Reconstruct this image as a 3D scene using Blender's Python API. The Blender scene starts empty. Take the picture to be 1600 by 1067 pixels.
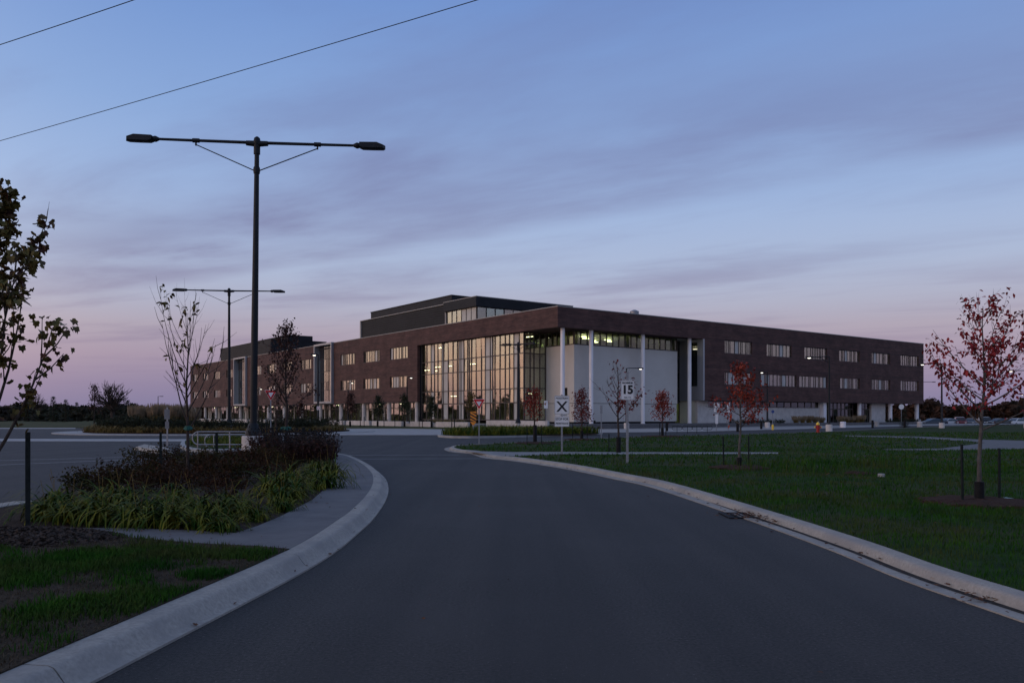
import bpy, math, random
import numpy as np
C = bpy.context.scene.collection
SC = bpy.context.scene
R_ = random.Random(7)
PI = math.pi

# ------------------------------------------------------------------ camera, sky, sun, exposure
F = 1288.0          # focal length in pixels of the 1600 px wide photograph (18 mm on a 22.4 mm sensor)
HZ = 648.0          # horizon row
CZ = 1.6            # eye height
cam = bpy.data.cameras.new('camera'); camo = bpy.data.objects.new('camera', cam); C.objects.link(camo)
cam.sensor_width = 36; cam.lens = 36*F/1600; cam.clip_start = .1; cam.clip_end = 6000
cam.shift_y = (HZ-533.5)/1600
camo.location = (0, 0, CZ); camo.rotation_euler = (PI/2, 0, 0)
SC.camera = camo
SC.view_settings.view_transform = 'Standard'; SC.view_settings.look = 'None'
SC.view_settings.exposure = 0.0; SC.view_settings.gamma = 1; SC.view_settings.use_curve_mapping = False
SC.cycles.use_denoising = True
SC.cycles.max_bounces = 6; SC.cycles.transparent_max_bounces = 12; SC.cycles.sample_clamp_indirect = 3

SUN_AZ = (-.95, -.31)   # where the sun went down: left and a little behind the camera
sun_rot = math.atan2(SUN_AZ[0], SUN_AZ[1])
W = bpy.data.worlds.new('World'); SC.world = W; W.use_nodes = True
nt = W.node_tree; nt.nodes.clear()
def N(nt, t, **kw):
    n = nt.nodes.new(t)
    for k, v in kw.items():
        if k.startswith('i_'):
            n.inputs[int(k[2:])].default_value = v
        else: setattr(n, k, v)
    return n
def mth(nt, op, a, b=None, c=None, clamp=False):
    n = nt.nodes.new('ShaderNodeMath'); n.operation = op; n.use_clamp = clamp
    for i, v in enumerate((a, b, c)):
        if v is None: continue
        if isinstance(v, (int, float)): n.inputs[i].default_value = v
        else: nt.links.new(v, n.inputs[i])
    return n.outputs[0]
def s2l(c):
    return tuple(((v/255)/12.92 if v/255 <= .04045 else ((v/255+.055)/1.055)**2.4) for v in c)
def ramp(nt, fac, stops, interp='LINEAR'):
    n = nt.nodes.new('ShaderNodeValToRGB'); cr = n.color_ramp; cr.interpolation = interp
    while len(cr.elements) < len(stops): cr.elements.new(.5)
    for e, (p, c) in zip(cr.elements, stops):
        e.position = p; e.color = tuple(c)+(1,)
    nt.links.new(fac, n.inputs[0]); return n.outputs[0]
def mix(nt, fac, a, b, blend='MIX'):
    n = nt.nodes.new('ShaderNodeMix'); n.data_type = 'RGBA'; n.blend_type = blend
    for i, v in ((0, fac), (6, a), (7, b)):
        if isinstance(v, (int, float)): n.inputs[i].default_value = v
        elif isinstance(v, tuple): n.inputs[i].default_value = v+(1,) if len(v) == 3 else v
        else: nt.links.new(v, n.inputs[i])
    return n.outputs[2]
tc = N(nt, 'ShaderNodeTexCoord'); sp = N(nt, 'ShaderNodeSeparateXYZ'); nt.links.new(tc.outputs['Generated'], sp.inputs[0])
X, Y, Z = sp.outputs
zc = mth(nt, 'MAXIMUM', Z, 0.0)
base = ramp(nt, zc, [(0, s2l((126,122,157))), (.035, s2l((146,134,163))), (.068, s2l((166,150,170))), (.10, s2l((175,165,181))),
                     (.13, s2l((175,177,198))), (.17, s2l((172,185,213))), (.25, s2l((157,181,221))), (.33, s2l((139,169,217))), (.45, s2l((115,149,208))), (1, s2l((118,132,168)))])
hl = mth(nt, 'SQRT', mth(nt, 'ADD', mth(nt, 'ADD', mth(nt, 'MULTIPLY', X, X), mth(nt, 'MULTIPLY', Y, Y)), 1e-5))
dt = mth(nt, 'DIVIDE', mth(nt, 'ADD', mth(nt, 'MULTIPLY', X, SUN_AZ[0]), mth(nt, 'MULTIPLY', Y, SUN_AZ[1])), hl)
gl = mth(nt, 'POWER', mth(nt, 'MULTIPLY_ADD', dt, 1/.95, -.05/.95, clamp=True), 1.9)
gcol = ramp(nt, zc, [(0, (.95, .40, .18)), (.05, (1.55, .84, .38)), (.10, (1.6, 1.08, .60)), (.18, (1.0, .82, .58)), (.32, (.62, .56, .46)), (.6, (.30, .27, .22)), (1, (.06, .055, .05))])
glow = mix(nt, 1.0, gcol, gl, 'MULTIPLY')
# streaky high cloud on a plane overhead
zi = mth(nt, 'MAXIMUM', Z, .02)
qx = mth(nt, 'DIVIDE', X, zi); qy = mth(nt, 'DIVIDE', Y, zi)
along = mth(nt, 'ADD', mth(nt, 'MULTIPLY', qx, -.82), mth(nt, 'MULTIPLY', qy, .57))
across = mth(nt, 'ADD', mth(nt, 'MULTIPLY', qx, .57), mth(nt, 'MULTIPLY', qy, .82))
def cloudnoise(sa, sc_, seed, detail, rough=.55):
    cb = N(nt, 'ShaderNodeCombineXYZ')
    nt.links.new(mth(nt, 'MULTIPLY', along, sa), cb.inputs[0]); nt.links.new(mth(nt, 'MULTIPLY', across, sc_), cb.inputs[1])
    cb.inputs[2].default_value = seed
    n = N(nt, 'ShaderNodeTexNoise'); n.inputs['Scale'].default_value = 1; n.inputs['Detail'].default_value = detail
    n.inputs['Roughness'].default_value = rough; n.inputs['Distortion'].default_value = .25
    nt.links.new(cb.outputs[0], n.inputs[0]); return n.outputs[0]
wob = mth(nt, 'MULTIPLY_ADD', cloudnoise(.45, .5, 3.1, 3), .9, -.45)
acw = mth(nt, 'ADD', across, wob)
def sstep(v, a, b):
    n = N(nt, 'ShaderNodeMapRange'); n.interpolation_type = 'SMOOTHSTEP'
    n.inputs[1].default_value = a; n.inputs[2].default_value = b; nt.links.new(v, n.inputs[0]); return n.outputs[0]
band = mth(nt, 'MULTIPLY', sstep(acw, 1.7, 3.0), sstep(acw, 3.85, 3.35))
tex = sstep(cloudnoise(.6, 1.2, 9.7, 6, .58), .28, .70)
c1 = mth(nt, 'MULTIPLY', band, mth(nt, 'MULTIPLY_ADD', tex, .72, .28))
c2 = mth(nt, 'MULTIPLY', sstep(cloudnoise(.42, .95, 33.7, 6, .58), .42, .74), sstep(along, -2.0, 3.0))
cl = mth(nt, 'ADD', mth(nt, 'MULTIPLY', c1, .66), mth(nt, 'MULTIPLY', c2, .52), clamp=True)
cl = mth(nt, 'MULTIPLY', cl, sstep(Z, .015, .1))
ccol = ramp(nt, zc, [(0, s2l((132,110,145))), (.1, s2l((142,130,158))), (.2, s2l((126,127,164))), (.35, s2l((116,126,172))), (1, s2l((80,95,145)))])
sky = mix(nt, cl, base, ccol)
sky = mix(nt, 1.0, sky, glow, 'ADD')
bg2 = N(nt, 'ShaderNodeBackground'); nt.links.new(sky, bg2.inputs[0]); bg2.inputs[1].default_value = 1.0
nish = N(nt, 'ShaderNodeTexSky', sky_type='NISHITA', sun_disc=False); nish.sun_elevation = math.radians(1.0); nish.sun_rotation = sun_rot
bg1 = N(nt, 'ShaderNodeBackground'); nt.links.new(nish.outputs[0], bg1.inputs[0]); bg1.inputs[1].default_value = .006
ads = N(nt, 'ShaderNodeAddShader'); nt.links.new(bg1.outputs[0], ads.inputs[0]); nt.links.new(bg2.outputs[0], ads.inputs[1])
wo = N(nt, 'ShaderNodeOutputWorld'); nt.links.new(ads.outputs[0], wo.inputs[0])
sl = bpy.data.lights.new('sun', 'SUN'); so = bpy.data.objects.new('sun', sl); C.objects.link(so)
sl.energy = .35; sl.angle = math.radians(30); sl.color = (1, .55, .38)
from mathutils import Vector, Matrix
so.rotation_euler = Vector((-SUN_AZ[0], -SUN_AZ[1], -math.tan(math.radians(6)))).to_track_quat('-Z', 'Y').to_euler()

# ------------------------------------------------------------------ helpers
def g(px, py, z=0.0):
    y = F*(CZ-z)/(py-HZ); return ((px-800)/F*y, y)
def gx(px, y): return (px-800)/F*y
def gz(py, y): return CZ+(HZ-py)/F*y

class MB:
    def __init__(s): s.v = []; s.f = []; s.m = []; s.mi = 0
    def add(s, vs, fs):
        o = len(s.v); s.v += [tuple(v) for v in vs]; s.f += [tuple(i+o for i in f) for f in fs]; s.m += [s.mi]*len(fs); return s
    def box(s, x0, x1, y0, y1, z0, z1):
        return s.add([(x0,y0,z0),(x1,y0,z0),(x1,y1,z0),(x0,y1,z0),(x0,y0,z1),(x1,y0,z1),(x1,y1,z1),(x0,y1,z1)],
                     [(3,2,1,0),(4,5,6,7),(0,1,5,4),(1,2,6,5),(2,3,7,6),(3,0,4,7)])
    def cbox(s, x0, x1, y0, y1, z0, z1, c):      # chamfered (vertical and top edges)
        p = [(x0+c,y0),(x1-c,y0),(x1,y0+c),(x1,y1-c),(x1-c,y1),(x0+c,y1),(x0,y1-c),(x0,y0+c)]
        q = [(min(max(a,x0+c),x1-c), min(max(b,y0+c),y1-c)) for a, b in p]
        vs = [(a,b,z0) for a,b in p]+[(a,b,z1-c) for a,b in p]+[(a,b,z1) for a,b in [(x0+c,y0+c),(x1-c,y0+c),(x1-c,y1-c),(x0+c,y1-c)]]
        fs = [tuple(range(7,-1,-1))]+[(i,(i+1)%8,8+(i+1)%8,8+i) for i in range(8)]
        fs += [(16,17,18,19),(8,9,17,16),(10,11,18,17),(12,13,19,18),(14,15,16,19),(9,10,17),(11,12,18),(13,14,19),(15,8,16)]
        return s.add(vs, fs)
    def prism(s, poly, z0, z1):
        a = sum(poly[i][0]*poly[(i+1)%len(poly)][1]-poly[(i+1)%len(poly)][0]*poly[i][1] for i in range(len(poly)))
        if a < 0: poly = poly[::-1]
        n = len(poly)
        return s.add([(x,y,z0) for x,y in poly]+[(x,y,z1) for x,y in poly],
                     [tuple(range(n-1,-1,-1)), tuple(range(n,2*n))]+[(i,(i+1)%n,n+(i+1)%n,n+i) for i in range(n)])
    def tube(s, pts, rad, n=6, cap=True):
        pts = [Vector(p) for p in pts]; rs = rad if isinstance(rad, (list, tuple)) else [rad]*len(pts)
        o = len(s.v); up = None
        for i, p in enumerate(pts):
            d = (pts[min(i+1,len(pts)-1)]-pts[max(i-1,0)]).normalized()
            if up is None: up = Vector((0,0,1)) if abs(d.z) < .9 else Vector((1,0,0))
            a = d.cross(up)
            if a.length < 1e-4: a = d.cross(Vector((.3,1,.2)))
            a.normalize(); b = d.cross(a)
            for k in range(n):
                t = 2*PI*k/n; s.v.append(tuple(p+(a*math.cos(t)+b*math.sin(t))*rs[i]))
        m = 0
        for i in range(len(pts)-1):
            for k in range(n):
                s.f.append((o+i*n+k, o+(i+1)*n+k, o+(i+1)*n+(k+1)%n, o+i*n+(k+1)%n)); m += 1
        if cap:
            s.f.append(tuple(o+k for k in range(n))); s.f.append(tuple(o+(len(pts)-1)*n+k for k in range(n-1,-1,-1))); m += 2
        s.m += [s.mi]*m; return s
    def lathe(s, prof, n=16, c=(0,0,0)):
        return s.tube2([(c[0],c[1],c[2]+z) for r,z in prof], [r for r,z in prof], n)
    def tube2(s, pts, rs, n):       # vertical rings
        o = len(s.v)
        for p, r in zip(pts, rs):
            for k in range(n):
                t = 2*PI*k/n; s.v.append((p[0]+r*math.cos(t), p[1]+r*math.sin(t), p[2]))
        m = 0
        for i in range(len(pts)-1):
            for k in range(n):
                s.f.append((o+i*n+k, o+i*n+(k+1)%n, o+(i+1)*n+(k+1)%n, o+(i+1)*n+k)); m += 1
        s.f.append(tuple(o+k for k in range(n-1,-1,-1))); s.f.append(tuple(o+(len(pts)-1)*n+k for k in range(n))); m += 2
        s.m += [s.mi]*m; return s
    def build(s, name, mat, parent=None, smooth=False, loc=None):
        me = bpy.data.meshes.new(name); me.from_pydata(s.v, [], s.f)
        for m_ in (mat if isinstance(mat, (list, tuple)) else [mat]): me.materials.append(m_)
        if any(s.m): me.polygons.foreach_set('material_index', s.m)
        if smooth: me.polygons.foreach_set('use_smooth', [True]*len(s.f))
        me.update()
        o = bpy.data.objects.new(name, me); C.objects.link(o)
        if parent is not None: o.parent = parent
        if loc is not None: o.location = loc
        if smooth:
            try: me.set_sharp_from_angle(angle=math.radians(40))
            except Exception: pass
        return o
def tag(o, label=None, cat=None, group=None, kind=None):
    if label: o['label'] = label
    if cat: o['category'] = cat
    if group: o['group'] = group
    if kind: o['kind'] = kind
    return o
def thing(name, label, cat, loc=(0,0,0), rz=0, group=None):
    o = bpy.data.objects.new(name, None); C.objects.link(o); o.location = loc; o.rotation_euler = (0,0,rz)
    return tag(o, label, cat, group)
def dup(root, loc, rz=0, label=None, group=None, scale=1):
    r = root.copy(); C.objects.link(r); r.location = loc; r.rotation_euler = (0,0,rz); r.scale = (scale,)*3
    if label: r['label'] = label
    if group: r['group'] = group
    for ch in list(root.children):
        c = ch.copy(); C.objects.link(c); c.parent = r
        for gch in list(ch.children):
            d = gch.copy(); C.objects.link(d); d.parent = c
    return r
def smooth_path(pts, n=6, closed=False):
    out = []; m = len(pts); P = [Vector((p[0],p[1])) for p in pts]
    for i in range(m if closed else m-1):
        if closed: a,b,c,d = P[(i-1)%m],P[i],P[(i+1)%m],P[(i+2)%m]
        else: a,b,c,d = P[max(i-1,0)],P[i],P[i+1],P[min(i+2,m-1)]
        for k in range(n):
            t = k/n
            q = .5*((2*b)+(c-a)*t+(2*a-5*b+4*c-d)*t*t+(3*b-a-3*c+d)*t**3); out.append((q.x,q.y))
    if not closed: out.append(tuple(P[-1]))
    return out
def offset(path, d):            # to the left of travel
    out = []
    for i in range(len(path)):
        a = Vector(path[max(i-1,0)]); b = Vector(path[min(i+1,len(path)-1)]); t = (b-a).normalized()
        out.append((path[i][0]-t.y*d, path[i][1]+t.x*d))
    return out
def sweep(mb, path, prof):      # prof: (offset to the left, z) from the road side inwards, first to last
    rows = [offset(path, d) for d, z in prof]; n = len(prof); o = len(mb.v)
    for i in range(len(path)):
        for k in range(n): mb.v.append((rows[k][i][0], rows[k][i][1], prof[k][1]))
    m = 0
    for i in range(len(path)-1):
        for k in range(n-1):
            mb.f.append((o+i*n+k, o+(i+1)*n+k, o+(i+1)*n+k+1, o+i*n+k+1)); m += 1
    mb.f.append(tuple(o+k for k in range(n))); mb.f.append(tuple(o+(len(path)-1)*n+k for k in range(n-1,-1,-1))); m += 2
    mb.m += [mb.mi]*m
def resample(path, step):
    out = [path[0]]; acc = 0
    for a, b in zip(path, path[1:]):
        L = math.dist(a, b); t = step-acc
        while t < L:
            out.append((a[0]+(b[0]-a[0])*t/L, a[1]+(b[1]-a[1])*t/L)); t += step
        acc = L-(t-step)
    return out+[path[-1]]
def inpoly(xs, ys, poly):
    r = np.zeros(len(xs), bool); n = len(poly)
    for i in range(n):
        x1,y1 = poly[i]; x2,y2 = poly[(i+1)%n]
        if y1 == y2: continue
        c = ((y1 > ys) != (y2 > ys)) & (xs < (x2-x1)*(ys-y1)/(y2-y1)+x1); r ^= c
    return r

# ------------------------------------------------------------------ materials
def mat(name, c1, c2=None, scale=5.0, rough=.8, bump=0.0, bscale=None, spec=.4, detail=5, stretch=None, metal=0.0, c3=None, scale3=.3, lo=.35, hi=.65):
    m = bpy.data.materials.new(name); m.use_nodes = True; nt = m.node_tree
    b = nt.nodes['Principled BSDF']; b.inputs['Roughness'].default_value = rough; b.inputs['Metallic'].default_value = metal
    b.inputs['Specular IOR Level'].default_value = spec
    if c2 is None: b.inputs['Base Color'].default_value = tuple(c1)+(1,)
    tcn = nt.nodes.new('ShaderNodeTexCoord'); co = tcn.outputs['Object']
    if stretch:
        mp = nt.nodes.new('ShaderNodeMapping'); mp.inputs['Scale'].default_value = stretch; nt.links.new(co, mp.inputs[0]); co = mp.outputs[0]
    def noise(s, d=detail):
        n = nt.nodes.new('ShaderNodeTexNoise'); n.inputs['Scale'].default_value = s; n.inputs['Detail'].default_value = d
        n.inputs['Roughness'].default_value = .6; nt.links.new(co, n.inputs[0]); return n.outputs[0]
    if c2 is not None:
        col = ramp(nt, noise(scale), [(lo, c1), (hi, c2)])
        if c3 is not None:
            f = ramp(nt, noise(scale3, 4), [(.45, (0,0,0)), (.65, (1,1,1))]); col = mix(nt, f, col, tuple(c3))
        nt.links.new(col, b.inputs['Base Color'])
    if bump:
        bn = nt.nodes.new('ShaderNodeBump'); bn.inputs['Strength'].default_value = bump; bn.inputs['Distance'].default_value = .02
        nt.links.new(noise(bscale or scale), bn.inputs['Height']); nt.links.new(bn.outputs[0], b.inputs['Normal'])
    m['bsdf'] = b.name
    return m
def emis(name, col, st):
    m = bpy.data.materials.new(name); m.use_nodes = True; b = m.node_tree.nodes['Principled BSDF']
    b.inputs['Base Color'].default_value = (.6,.6,.6,1); b.inputs['Emission Color'].default_value = tuple(col)+(1,); b.inputs['Emission Strength'].default_value = st
    return m
M = {}
M['asphalt'] = mat('asphalt', (.011,.0094,.0086), (.054,.048,.0435), 38, .72, .6, 90, .30, c3=(.040,.0355,.033), scale3=.28, lo=.32, hi=.68)
def asphalt_extra():
    nt = M['asphalt'].node_tree; b = nt.nodes['Principled BSDF']
    old = b.inputs['Base Color'].links[0].from_socket
    tcn = nt.nodes.new('ShaderNodeTexCoord'); mp = nt.nodes.new('ShaderNodeMapping'); mp.inputs['Scale'].default_value = (1.5,.04,1)
    nt.links.new(tcn.outputs['Object'], mp.inputs[0])
    n = nt.nodes.new('ShaderNodeTexNoise'); n.inputs['Scale'].default_value = 1; n.inputs['Detail'].default_value = 4; nt.links.new(mp.outputs[0], n.inputs[0])
    streak = ramp(nt, n.outputs[0], [(.32, (.74,.74,.74)), (.68, (1.26,1.25,1.23))])
    v = nt.nodes.new('ShaderNodeTexVoronoi'); v.inputs['Scale'].default_value = 38; nt.links.new(tcn.outputs['Object'], v.inputs[0])
    fl = ramp(nt, v.outputs['Distance'], [(.0, (3.6,3.6,3.6)), (.16, (3.0,3.0,3.0)), (.22, (1,1,1))])
    w = nt.nodes.new('ShaderNodeTexWhiteNoise'); nt.links.new(v.outputs['Position'], w.inputs[0])
    sel = ramp(nt, w.outputs[0], [(.86, (0,0,0)), (.87, (1,1,1))])
    fl = mix(nt, sel, (1,1,1), fl)
    nt.links.new(mix(nt, 1.0, mix(nt, 1.0, old, streak, 'MULTIPLY'), fl, 'MULTIPLY'), b.inputs['Base Color'])
asphalt_extra()
M['kerb'] = mat('kerb_concrete', (.27,.247,.215), (.40,.365,.315), 30, .85, .12, 420, .2, c3=(.27,.25,.225), scale3=1.4, lo=.3, hi=.7)
M['walk'] = mat('pavement_concrete', (.10,.096,.097), (.145,.14,.138), 2.2, .8, .2, 120, .3, lo=.3, hi=.7)
M['walk2'] = mat('pale_concrete', (.27,.26,.25), (.36,.35,.33), 1.2, .75, .1, 60, .35)
M['walk3'] = mat('lawn_path_concrete', (.19,.185,.18), (.25,.245,.24), 1.6, .8, .1, 80, .25)
M['stone'] = mat('pale_stone', (.53,.495,.445), (.575,.54,.49), .5, .8, .12, 30, .25)
M['wallconc'] = mat('wall_concrete', (.46,.425,.395), (.58,.54,.50), 1.5, .8, .15, 30, .3)
M['paint'] = mat('road_paint', (.18,.18,.185), (.42,.42,.42), 14, .7, .1, 60, lo=.4, hi=.6)
M['grassground'] = mat('lawn_ground', (.012,.030,.007), (.026,.052,.011), 3.0, .95, .6, 40, .1, c3=(.050,.046,.022), scale3=.45)
M['field'] = mat('field_grass', (.045,.050,.020), (.085,.080,.035), .35, .95, .3, 10, .1, c3=(.05,.06,.022), scale3=.05)
M['soil'] = mat('mulch', (.020,.014,.011), (.060,.042,.032), 22, .95, 1.0, 40, .1)
M['gutterdirt'] = mat('gutter_dirt', (.022,.019,.017), (.055,.048,.042), 9, .9, .4, 60, .15)
M['thatch'] = mat('dry_thatch', (.034,.025,.018), (.072,.055,.040), 30, .95, .8, 60, .1, c3=(.028,.026,.014), scale3=2.0)
M['blade'] = mat('grass_blade', (.012,.050,.006), (.032,.096,.010), 1.3, .9, 0, None, .05, c3=(.058,.068,.020), scale3=.7)
M['straw'] = mat('straw', (.050,.036,.024), (.11,.082,.054), 5, .9, 0, None, .05)
M['lily'] = mat('daylily_leaf', (.010,.038,.003), (.040,.074,.006), 2.2, .75, 0, None, .12, c3=(.17,.15,.018), scale3=3.4)
M['redshrub'] = mat('russet_leaf', (.022,.010,.006), (.078,.032,.016), 5, .85, 0, None, .08, c3=(.030,.024,.010), scale3=1.6)
M['darkshrub'] = mat('dark_leaf', (.016,.022,.010), (.040,.042,.018), 3, .7, 0, None, .2)
M['goldleaf'] = mat('gold_leaf', (.10,.075,.018), (.21,.135,.032), 1.0, .7, 0, None, .2, c3=(.14,.07,.025), scale3=.4)
M['plume'] = mat('dry_plume', (.17,.125,.075), (.30,.22,.14), 2, .8, 0, None, .15)
M['twig'] = mat('twig', (.030,.022,.018), (.065,.05,.042), 20, .85, .3, 60, .2)
M['bark'] = mat('bark', (.055,.048,.043), (.13,.115,.105), 18, .85, .5, 50, .2, stretch=(1,1,.35))
M['black'] = mat('black_plastic', (.008,.008,.009), (.015,.015,.016), 8, .7, 0, None, .15)
M['stake'] = mat('stake_steel', (.010,.013,.012), (.022,.026,.024), 10, .75, .2, 60, .15)
M['pole'] = mat('pole_paint', (.009,.011,.014), (.014,.017,.021), 4, .5, .05, 40, .22)
M['galv'] = mat('galvanised_steel', (.22,.225,.24), (.32,.325,.34), 12, .5, .05, 40, .5, metal=.55)
M['signback'] = mat('sign_back_metal', (.13,.135,.145), (.18,.185,.195), 4, .6, 0, None, .3)
M['white'] = mat('white_sheeting', (.66,.67,.68), (.74,.75,.75), 3, .55, 0, None, .4)
M['inkblack'] = mat('sign_black', (.014,.014,.016), None, rough=.6)
M['red'] = mat('sign_red', (.50,.010,.012), (.58,.014,.016), 3, .5)
M['orange'] = mat('sign_orange', (.72,.24,.02), (.82,.30,.03), 3, .5)
M['hydrant'] = mat('hydrant_red', (.30,.008,.009), (.36,.012,.012), 5, .45, 0, None, .5)
M['yellow'] = mat('yellow_paint', (.75,.50,.05), (.85,.58,.08), 5, .5)
M['blue'] = mat('sign_blue', (.03,.06,.20), (.04,.08,.25), 4, .5)
M['teal'] = mat('tie_webbing', (.008,.075,.06), (.014,.11,.085), 8, .7)
M['metalpanel'] = mat('grey_metal_panel', (.30,.31,.33), (.36,.37,.39), .8, .42, 0, None, .5, metal=.5, stretch=(1,1,.2))
M['darkmetal'] = mat('dark_roof_metal', (.010,.011,.013), (.017,.018,.021), .7, .6, 0, None, .25)
M['trim'] = mat('pale_trim', (.30,.28,.26), (.36,.34,.31), 1, .5, 0, None, .4)
M['column'] = mat('white_column', (.72,.70,.71), (.80,.78,.78), .6, .35, 0, None, .5)
M['mull'] = mat('bronze_mullion', (.035,.026,.024), (.055,.04,.036), 3, .45, 0, None, .5)
M['interior'] = mat('interior_wall', (.42,.42,.36), (.55,.54,.46), .4, .9)
M['blind'] = mat('window_blind', (.55,.53,.46), (.64,.62,.55), 2, .9)
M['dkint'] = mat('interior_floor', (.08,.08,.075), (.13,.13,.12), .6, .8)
M['lumin'] = emis('ceiling_luminaire', (1, .92, .68), 8.5)
M['lamplit'] = emis('lamp_glow', (1, .92, .78), 3.0)
M['frit'] = mat('fritted_panel', (.36,.36,.34), (.46,.46,.43), .8, .22, 0, None, .5)
def brickmat():
    m = mat('brick_cladding', (.072,.035,.029), (.112,.057,.047), .5, .72, 0, None, .3, stretch=(1,1,1)); nt = m.node_tree; b = nt.nodes['Principled BSDF']
    old = b.inputs['Base Color'].links[0].from_socket
    tcn = nt.nodes.new('ShaderNodeTexCoord'); sx = nt.nodes.new('ShaderNodeSeparateXYZ'); nt.links.new(tcn.outputs['Object'], sx.inputs[0])
    cb = nt.nodes.new('ShaderNodeCombineXYZ'); nt.links.new(mth(nt,'ADD',sx.outputs[0],sx.outputs[1]), cb.inputs[0]); nt.links.new(sx.outputs[2], cb.inputs[1])
    br = nt.nodes.new('ShaderNodeTexBrick'); br.inputs['Scale'].default_value = 1; br.inputs['Brick Width'].default_value = .62; br.inputs['Row Height'].default_value = .115
    br.inputs['Mortar Size'].default_value = .010; br.inputs['Color1'].default_value = (1.22,1.18,1.18,1); br.inputs['Color2'].default_value = (.74,.76,.78,1); br.inputs['Mortar'].default_value = (.62,.62,.64,1)
    nt.links.new(cb.outputs[0], br.inputs[0])
    mp = nt.nodes.new('ShaderNodeMapping'); mp.inputs['Scale'].default_value = (.12,1.6,1); nt.links.new(cb.outputs[0], mp.inputs[0])
    n = nt.nodes.new('ShaderNodeTexNoise'); n.inputs['Scale'].default_value = 1.5; n.inputs['Detail'].default_value = 5; nt.links.new(mp.outputs[0], n.inputs[0])
    st = ramp(nt, n.outputs[0], [(.3, (.78,.78,.8)), (.7, (1.2,1.18,1.15))])
    nt.links.new(mix(nt, 1.0, mix(nt, 1.0, old, br.outputs[0], 'MULTIPLY'), st, 'MULTIPLY'), b.inputs['Base Color'])
    bn = nt.nodes.new('ShaderNodeBump'); bn.inputs['Strength'].default_value = .5; bn.inputs['Distance'].default_value = .01
    nt.links.new(br.outputs[1], bn.inputs['Height']); bn.invert = True; nt.links.new(bn.outputs[0], b.inputs['Normal'])
    return m
M['brick'] = brickmat()
def glassmat(name, tint, refl, rough=.015):
    m = bpy.data.materials.new(name); m.use_nodes = True; nt = m.node_tree; nt.nodes.clear()
    o = nt.nodes.new('ShaderNodeOutputMaterial'); t = nt.nodes.new('ShaderNodeBsdfTransparent'); t.inputs[0].default_value = tuple(tint)+(1,)
    gl = nt.nodes.new('ShaderNodeBsdfGlossy'); gl.inputs['Color'].default_value = (.95,.97,.95,1); gl.inputs['Roughness'].default_value = rough
    tcn = nt.nodes.new('ShaderNodeTexCoord'); n = nt.nodes.new('ShaderNodeTexNoise'); n.inputs['Scale'].default_value = .35; n.inputs['Detail'].default_value = 1
    nt.links.new(tcn.outputs['Object'], n.inputs[0])
    bn = nt.nodes.new('ShaderNodeBump'); bn.inputs['Strength'].default_value = .12; bn.inputs['Distance'].default_value = .05; nt.links.new(n.outputs[0], bn.inputs['Height'])
    nt.links.new(bn.outputs[0], gl.inputs['Normal'])
    lw = nt.nodes.new('ShaderNodeLayerWeight')
    fs = mth(nt, 'MULTIPLY_ADD', mth(nt, 'POWER', lw.outputs['Facing'], 5.0), .96, .04)
    f = mth(nt, 'MULTIPLY_ADD', fs, 1.0-refl, refl, clamp=True)
    mx = nt.nodes.new('ShaderNodeMixShader'); nt.links.new(f, mx.inputs[0]); nt.links.new(t.outputs[0], mx.inputs[1]); nt.links.new(gl.outputs[0], mx.inputs[2])
    nt.links.new(mx.outputs[0], o.inputs[0]); return m
M['glass'] = glassmat('window_glass', (.72,.76,.66), .21)
M['glassdoor'] = glassmat('door_glass', (.70,.80,.50), .02)
M['glassclear'] = glassmat('clear_glass', (.66,.74,.55), .06)
M['glassdark'] = glassmat('tinted_glass', (.16,.22,.19), .10)
M['carglass'] = mat('car_glass', (.01,.012,.014), None, rough=.08, spec=.7)

# ------------------------------------------------------------------ ground, roads, kerbs
def sheet(name, poly, z, m, kind='structure', label=None, z0=None):
    mb = MB()
    if z0 is None:
        a = sum(poly[i][0]*poly[(i+1)%len(poly)][1]-poly[(i+1)%len(poly)][0]*poly[i][1] for i in range(len(poly)))
        if a < 0: poly = poly[::-1]
        mb.add([(x,y,z) for x,y in poly], [tuple(range(len(poly)))])
    else: mb.prism(poly, z0, z)
    o = mb.build(name, m)
    return tag(o, label, None, None, kind)
sheet('ground', [(-3500,-600),(3500,-600),(3500,4500),(-3500,4500)], -.5, M['field'], label='dull autumn field running out to the horizon')
sheet('road', [(-140,-40),(70,-40),(128,60),(128,133),(60,126),(5,100),(-18,101),(-140,101)], 0, M['asphalt'], z0=-.6, label='dark asphalt road curving left into the roundabout')
sheet('parking_lot', [(64,139),(260,139),(260,215),(64,215)], -.49, M['asphalt'], label='asphalt car park beyond the end of the building')
# left splitter island: kerb with a sloping face
PROF = [(0,-.05),(0,.018),(.045,.026),(.07,.045),(.125,.118),(.145,.138),(.175,.149),(.34,.153),(.34,-.05)]
lk = [(-3.9,-6),(-3.05,0)]+[g(*p) for p in [(147,1067),(302,986),(465,900),(526,862),(563,831),(583,812),(601,786),(607,768),(605,754),(598,744),(582,731.5),(553,717.5),(526,713),(505,711.5)]]
lk = resample(smooth_path(lk, 8), .35)
def kerb(path, prof, step, name, label, m=None):
    mb = MB(); n = len(path); k = max(2, int(step/.35)); i = 0; first = True
    while i < n-1:
        j = min(n-1, i+k)
        seg = list(path[i:j+1])
        if j < n-1:      # open joint of 9 mm
            a = seg[-2]; b = seg[-1]; L = math.dist(a,b); seg[-1] = (b[0]-(b[0]-a[0])*.012/L, b[1]-(b[1]-a[1])*.012/L)
        if len(seg) >= 2: sweep(mb, seg, prof)
        i = j
    o = mb.build(name, m or M['kerb'], smooth=True)
    return tag(o, label, None, None, 'structure')
jshift = 9  # places a joint where the photograph shows one
kerb(lk[jshift:], PROF, 3.85, 'kerb', 'grey concrete kerb of the planted island on the left')
HR = .10
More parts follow.
